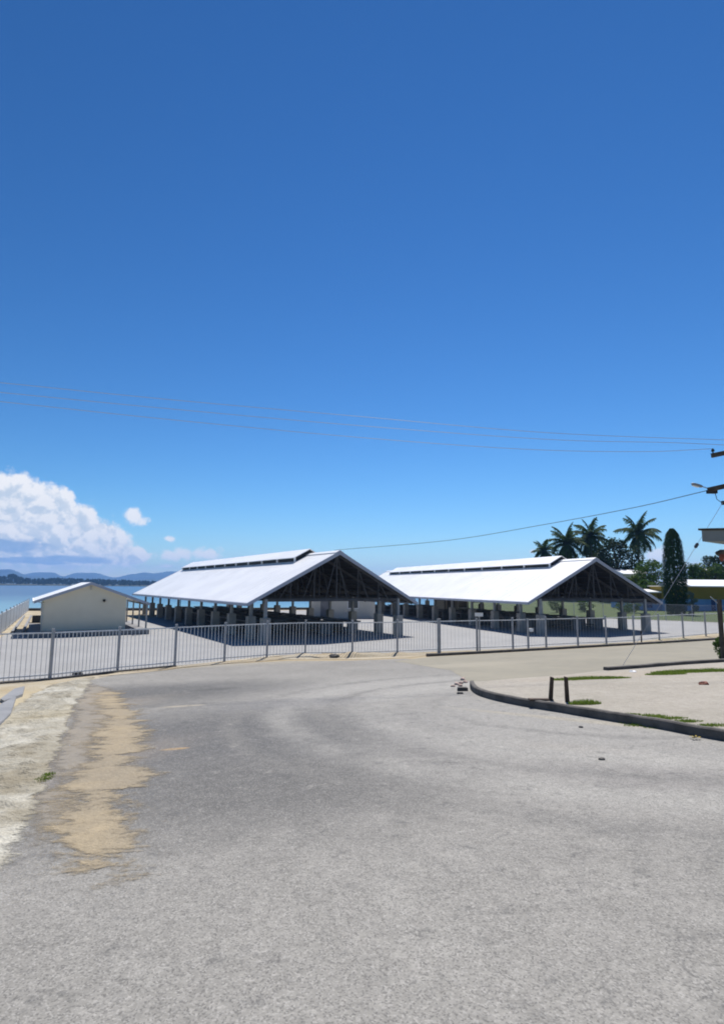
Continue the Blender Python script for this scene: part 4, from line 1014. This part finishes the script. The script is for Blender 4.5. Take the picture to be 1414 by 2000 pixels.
# column of drooping leaves
mb_ = hit(1319, 1183); md_ = 74.0; mbse = tree_base(1319, md_); mt = at(1317, 1031, md_).z - mbse.z
root = empty('mast_tree', mbse); tag(root, 'tall narrow dark mast tree with drooping leaves beside the yellow building', 'tree')
MB().tube([(0, 0, -.2), (0, 0, mt * .5), (0, 0, mt * .93)], [.2, .13, .03], 8).build('trunk', M['bark'], root)
rn = random.Random(3); cm = MB()
prof = [(0.0, .95), (.06, 1.15), (.25, 1.38), (.5, 1.33), (.7, 1.18), (.85, .98), (.94, .68), (1.0, .22)]
for k in range(9000):
    f = rn.random() ** .9 * .995 + .005
    for (fa, ra), (fb_, rb) in zip(prof[:-1], prof[1:]):
        if fa <= f <= fb_: R_ = ra + (rb - ra) * (f - fa) / (fb_ - fa); break
    a = rn.uniform(0, 6.28); R_ *= 1 + .13 * noise.noise(Vector((cos(a) * 1.5, sin(a) * 1.5, f * 9))) 
    r = R_ * (1 - .3 * rn.random() ** 2); p = Vector((cos(a) * r, sin(a) * r, f * mt))
    d = Vector((cos(a) * .35 + rn.gauss(0, .2), sin(a) * .35 + rn.gauss(0, .2), -1)).normalized(); u = Vector((-sin(a), cos(a), rn.gauss(0, .3))).normalized(); s = rn.uniform(.25, .55)
    cm.face([p, p + d * s * .5 + u * .045, p + d * s, p + d * s * .5 - u * .045])
cm.build('crown', M['mast'], root)
tree('broadleaf_tree', tree_base(1207, 112), 12.0, 8.2, M['darkleaf'], 'dark round crowned tree behind the right slope of the farther hall', nclump=34, leaf=.55, per=120, seed=21, low=.3)
tree('broadleaf_tree', tree_base(1165, 134), 11.5, 7, M['darkleaf'], 'dark tree under the bushy palm above the peak of the farther hall', nclump=24, leaf=.6, per=100, seed=33, low=.4)
tree('broadleaf_tree', tree_base(1105, 134), 10.8, 6.5, M['darkleaf'], 'dark tree top under the drooping palm behind the hall roof', nclump=20, leaf=.6, per=90, seed=35, low=.4)
tree('broadleaf_tree', tree_base(1278, 92), 7.4, 5.4, M['midleaf'], 'green leafy tree close to the left side of the mast tree', nclump=28, leaf=.38, per=130, seed=41, low=.2)
for (px, d, h_, w_, m_, sd, lb) in [(1246, 94, 5.0, 3.6, 'limeleaf', 51, 'yellow green bush under the white roof left of the leafy tree'), (1262, 88, 4.1, 3.0, 'midleaf', 52, 'green bush behind the small white roof end'),
                              (1352, 102, 7.4, 4.4, 'midleaf', 54, 'green bush directly right of the mast tree above the white roof'), (1374, 104, 7.0, 5.0, 'limeleaf', 55, 'yellow green bush above the middle of the white roof'),
                              (1398, 103, 7.2, 4.6, 'midleaf', 57, 'green bush at the right edge above the white roof'),
                              (1385, 122, 9.2, 5.0, 'darkleaf', 58, 'dark tree behind the bushes near the right edge'), (1409, 112, 9.2, 4.2, 'darkleaf', 60, 'taller dark tree cut by the right edge'),
                              (1225, 100, 4.4, 3.2, 'midleaf', 62, 'low green bush just right of the roof slope of the farther hall')]:
    tree('bush', tree_base(px, d), h_, w_, M[m_], lb, 'bush', None, 22, .42, 130, seed=sd, low=.10)
tree('small_conifer', tree_base(1350, 70), 2.9, 1.25, M['paleleaf'], 'small grey green conical tree in front of the blue wall', nclump=14, leaf=.16, per=120, seed=71, low=.1)
b_ = hit(1416, 1291); tree('roadside_bush', (b_.x + .15, b_.y + .1, b_.z), .95, .75, M['midleaf'], 'dark green bush at the kerb by the gate post at the right edge', 'bush', None, 14, .09, 150, seed=81, low=.1)
for (px, py, sd, lb) in [(1215, 1183, 91, 'dark shrub on the grass seen between the right columns of the farther hall'), (1236, 1188, 92, 'low green shrub on the grass beside the right corner column'), (1085, 1186, 93, 'grey green shrub on the grass seen under the left part of the farther hall'), (1140, 1190, 94, 'round shrub on the grass seen under the middle of the farther hall')]:
    tree('shrub', tree_base(px, 74 + sd % 7), 1.6, 2.2, M['midleaf'], lb, 'shrub', None, 10, .22, 70, seed=sd, low=.15)

# ------------------------------------------------------------------ buildings beyond the field
def quadbox(mb, xa, xb, ya, yb, d, th):               # a box whose front spans photo columns xa..xb and rows ya..yb at depth d
    a, b_ = at(xa, ya, d), at(xb, yb, d)
    return a, b_
BD = 84.0; o0 = at(1238, 1190, BD); o1 = at(1440, 1190, BD); zb_ = fz(o0.x, BD) - .3
bld = empty('painted_building', (o0.x, BD, zb_)); tag(bld, 'long low building painted yellow above and blue below with a white roof', 'building')
def Xp(px): return at(px, 1150, BD).x - o0.x
def Zp(py, px=1300): return at(px, py, BD).z - zb_
MB().box(Xp(1238), Xp(1287), 0, 8, 0, Zp(1175)).box(Xp(1287) + .002, Xp(1470), -.6, 8, 0, Zp(1170)).build('lower_wall', M['blue'], bld)
MB().box(Xp(1287), Xp(1470), -.62, 8, Zp(1170) + .002, Zp(1146)).build('upper_wall', M['yellow'], bld)
r = MB(); xa, xb = Xp(1338), Xp(1475)
r.hexa([(xa, -1.5, Zp(1146)), (xb, -1.5, Zp(1146)), (xb, 9, Zp(1146)), (xa, 9, Zp(1146)), (xa, -1.5, Zp(1144)), (xb, -1.5, Zp(1144)), (xb, 4, Zp(1131)), (xa, 4, Zp(1131))]); r.build('roof', M['roof'], bld)
r = MB(); xa, xb = Xp(1284), Xp(1336); r.box(xa, xb, -.9, 8, Zp(1146) + .003, Zp(1144)); r.build('roof_edge', M['cream'], bld)
r = MB(); xa, xb = Xp(1240), Xp(1286)
r.hexa([(xa, -.8, Zp(1158)), (xb, -.8, Zp(1158)), (xb, 7, Zp(1158)), (xa, 7, Zp(1158)), (xa, -.8, Zp(1156)), (xb, -.8, Zp(1156)), (xb, 5, Zp(1148)), (xa, 5, Zp(1148))]); r.build('wing_roof', M['roof'], bld)
MB().box(Xp(1240), Xp(1284), .02, 7, Zp(1175) + .002, Zp(1158)).build('wing_wall', M['yellow'], bld)
MB().box(Xp(1382), Xp(1390), -.66, -.602, .1, Zp(1171)).build('door', M['navy'], bld); MB().box(Xp(1262), Xp(1272), -.05, -.002, .6, Zp(1178)).build('window', M['navy'], bld)
def house(pxa, pxb, yt, ye, yb, d, label):
    a = at(pxa, yt, d); b_ = at(pxb, yt, d); zt = a.z; ze = at(pxa, ye, d).z; z0 = fz(a.x, d) - .5
    hr = empty('house', (a.x, d, z0)); tag(hr, label, 'house'); w_ = b_.x - a.x
    MB().box(.4, w_ - .4, 0, 6, 0, ze - z0).build('wall', M['creamw'], hr)
    q = MB(); q.hexa([(0, -.7, ze - z0), (w_, -.7, ze - z0), (w_, 6.7, ze - z0), (0, 6.7, ze - z0), (0, -.7, ze - z0 + .12), (w_, -.7, ze - z0 + .12), (w_, 3, zt - z0), (0, 3, zt - z0)]); q.build('roof', M['roof'], hr)
    MB().box(w_ * .3, w_ * .3 + 1.2, -.05, -.002, ze - z0 - 1.8, ze - z0 - .8).build('window', M['glass'], hr)
house(1214, 1266, 1112, 1122, 1140, 104, 'white roofed house behind the tall lone palm')
house(1384, 1440, 1110, 1118, 1135, 114, 'white roofed house among the dark trees at the right edge')

# ------------------------------------------------------------------ haze
hz = bpy.data.materials.new('sea_air'); hz.use_nodes = True; ht = hz.node_tree; ht.nodes.clear()
pv = ht.nodes.new('ShaderNodeVolumePrincipled'); pv.inputs['Color'].default_value = (0.24, 0.50, 1.0, 1); pv.inputs['Density'].default_value = 0.00017; pv.inputs['Anisotropy'].default_value = 0.2
ho = ht.nodes.new('ShaderNodeOutputMaterial'); ht.links.new(pv.outputs[0], ho.inputs['Volume'])
hb = MB().box(-6500, 6000, -300, 7600, -5.0, 240).build('haze', hz); tag(hb, kind='stuff')
tag(hb, 'thin blue sea air that veils the far mountains', 'haze')
sc.cycles.volume_step_rate = 4.0
sc.cycles.filter_width = 1.9
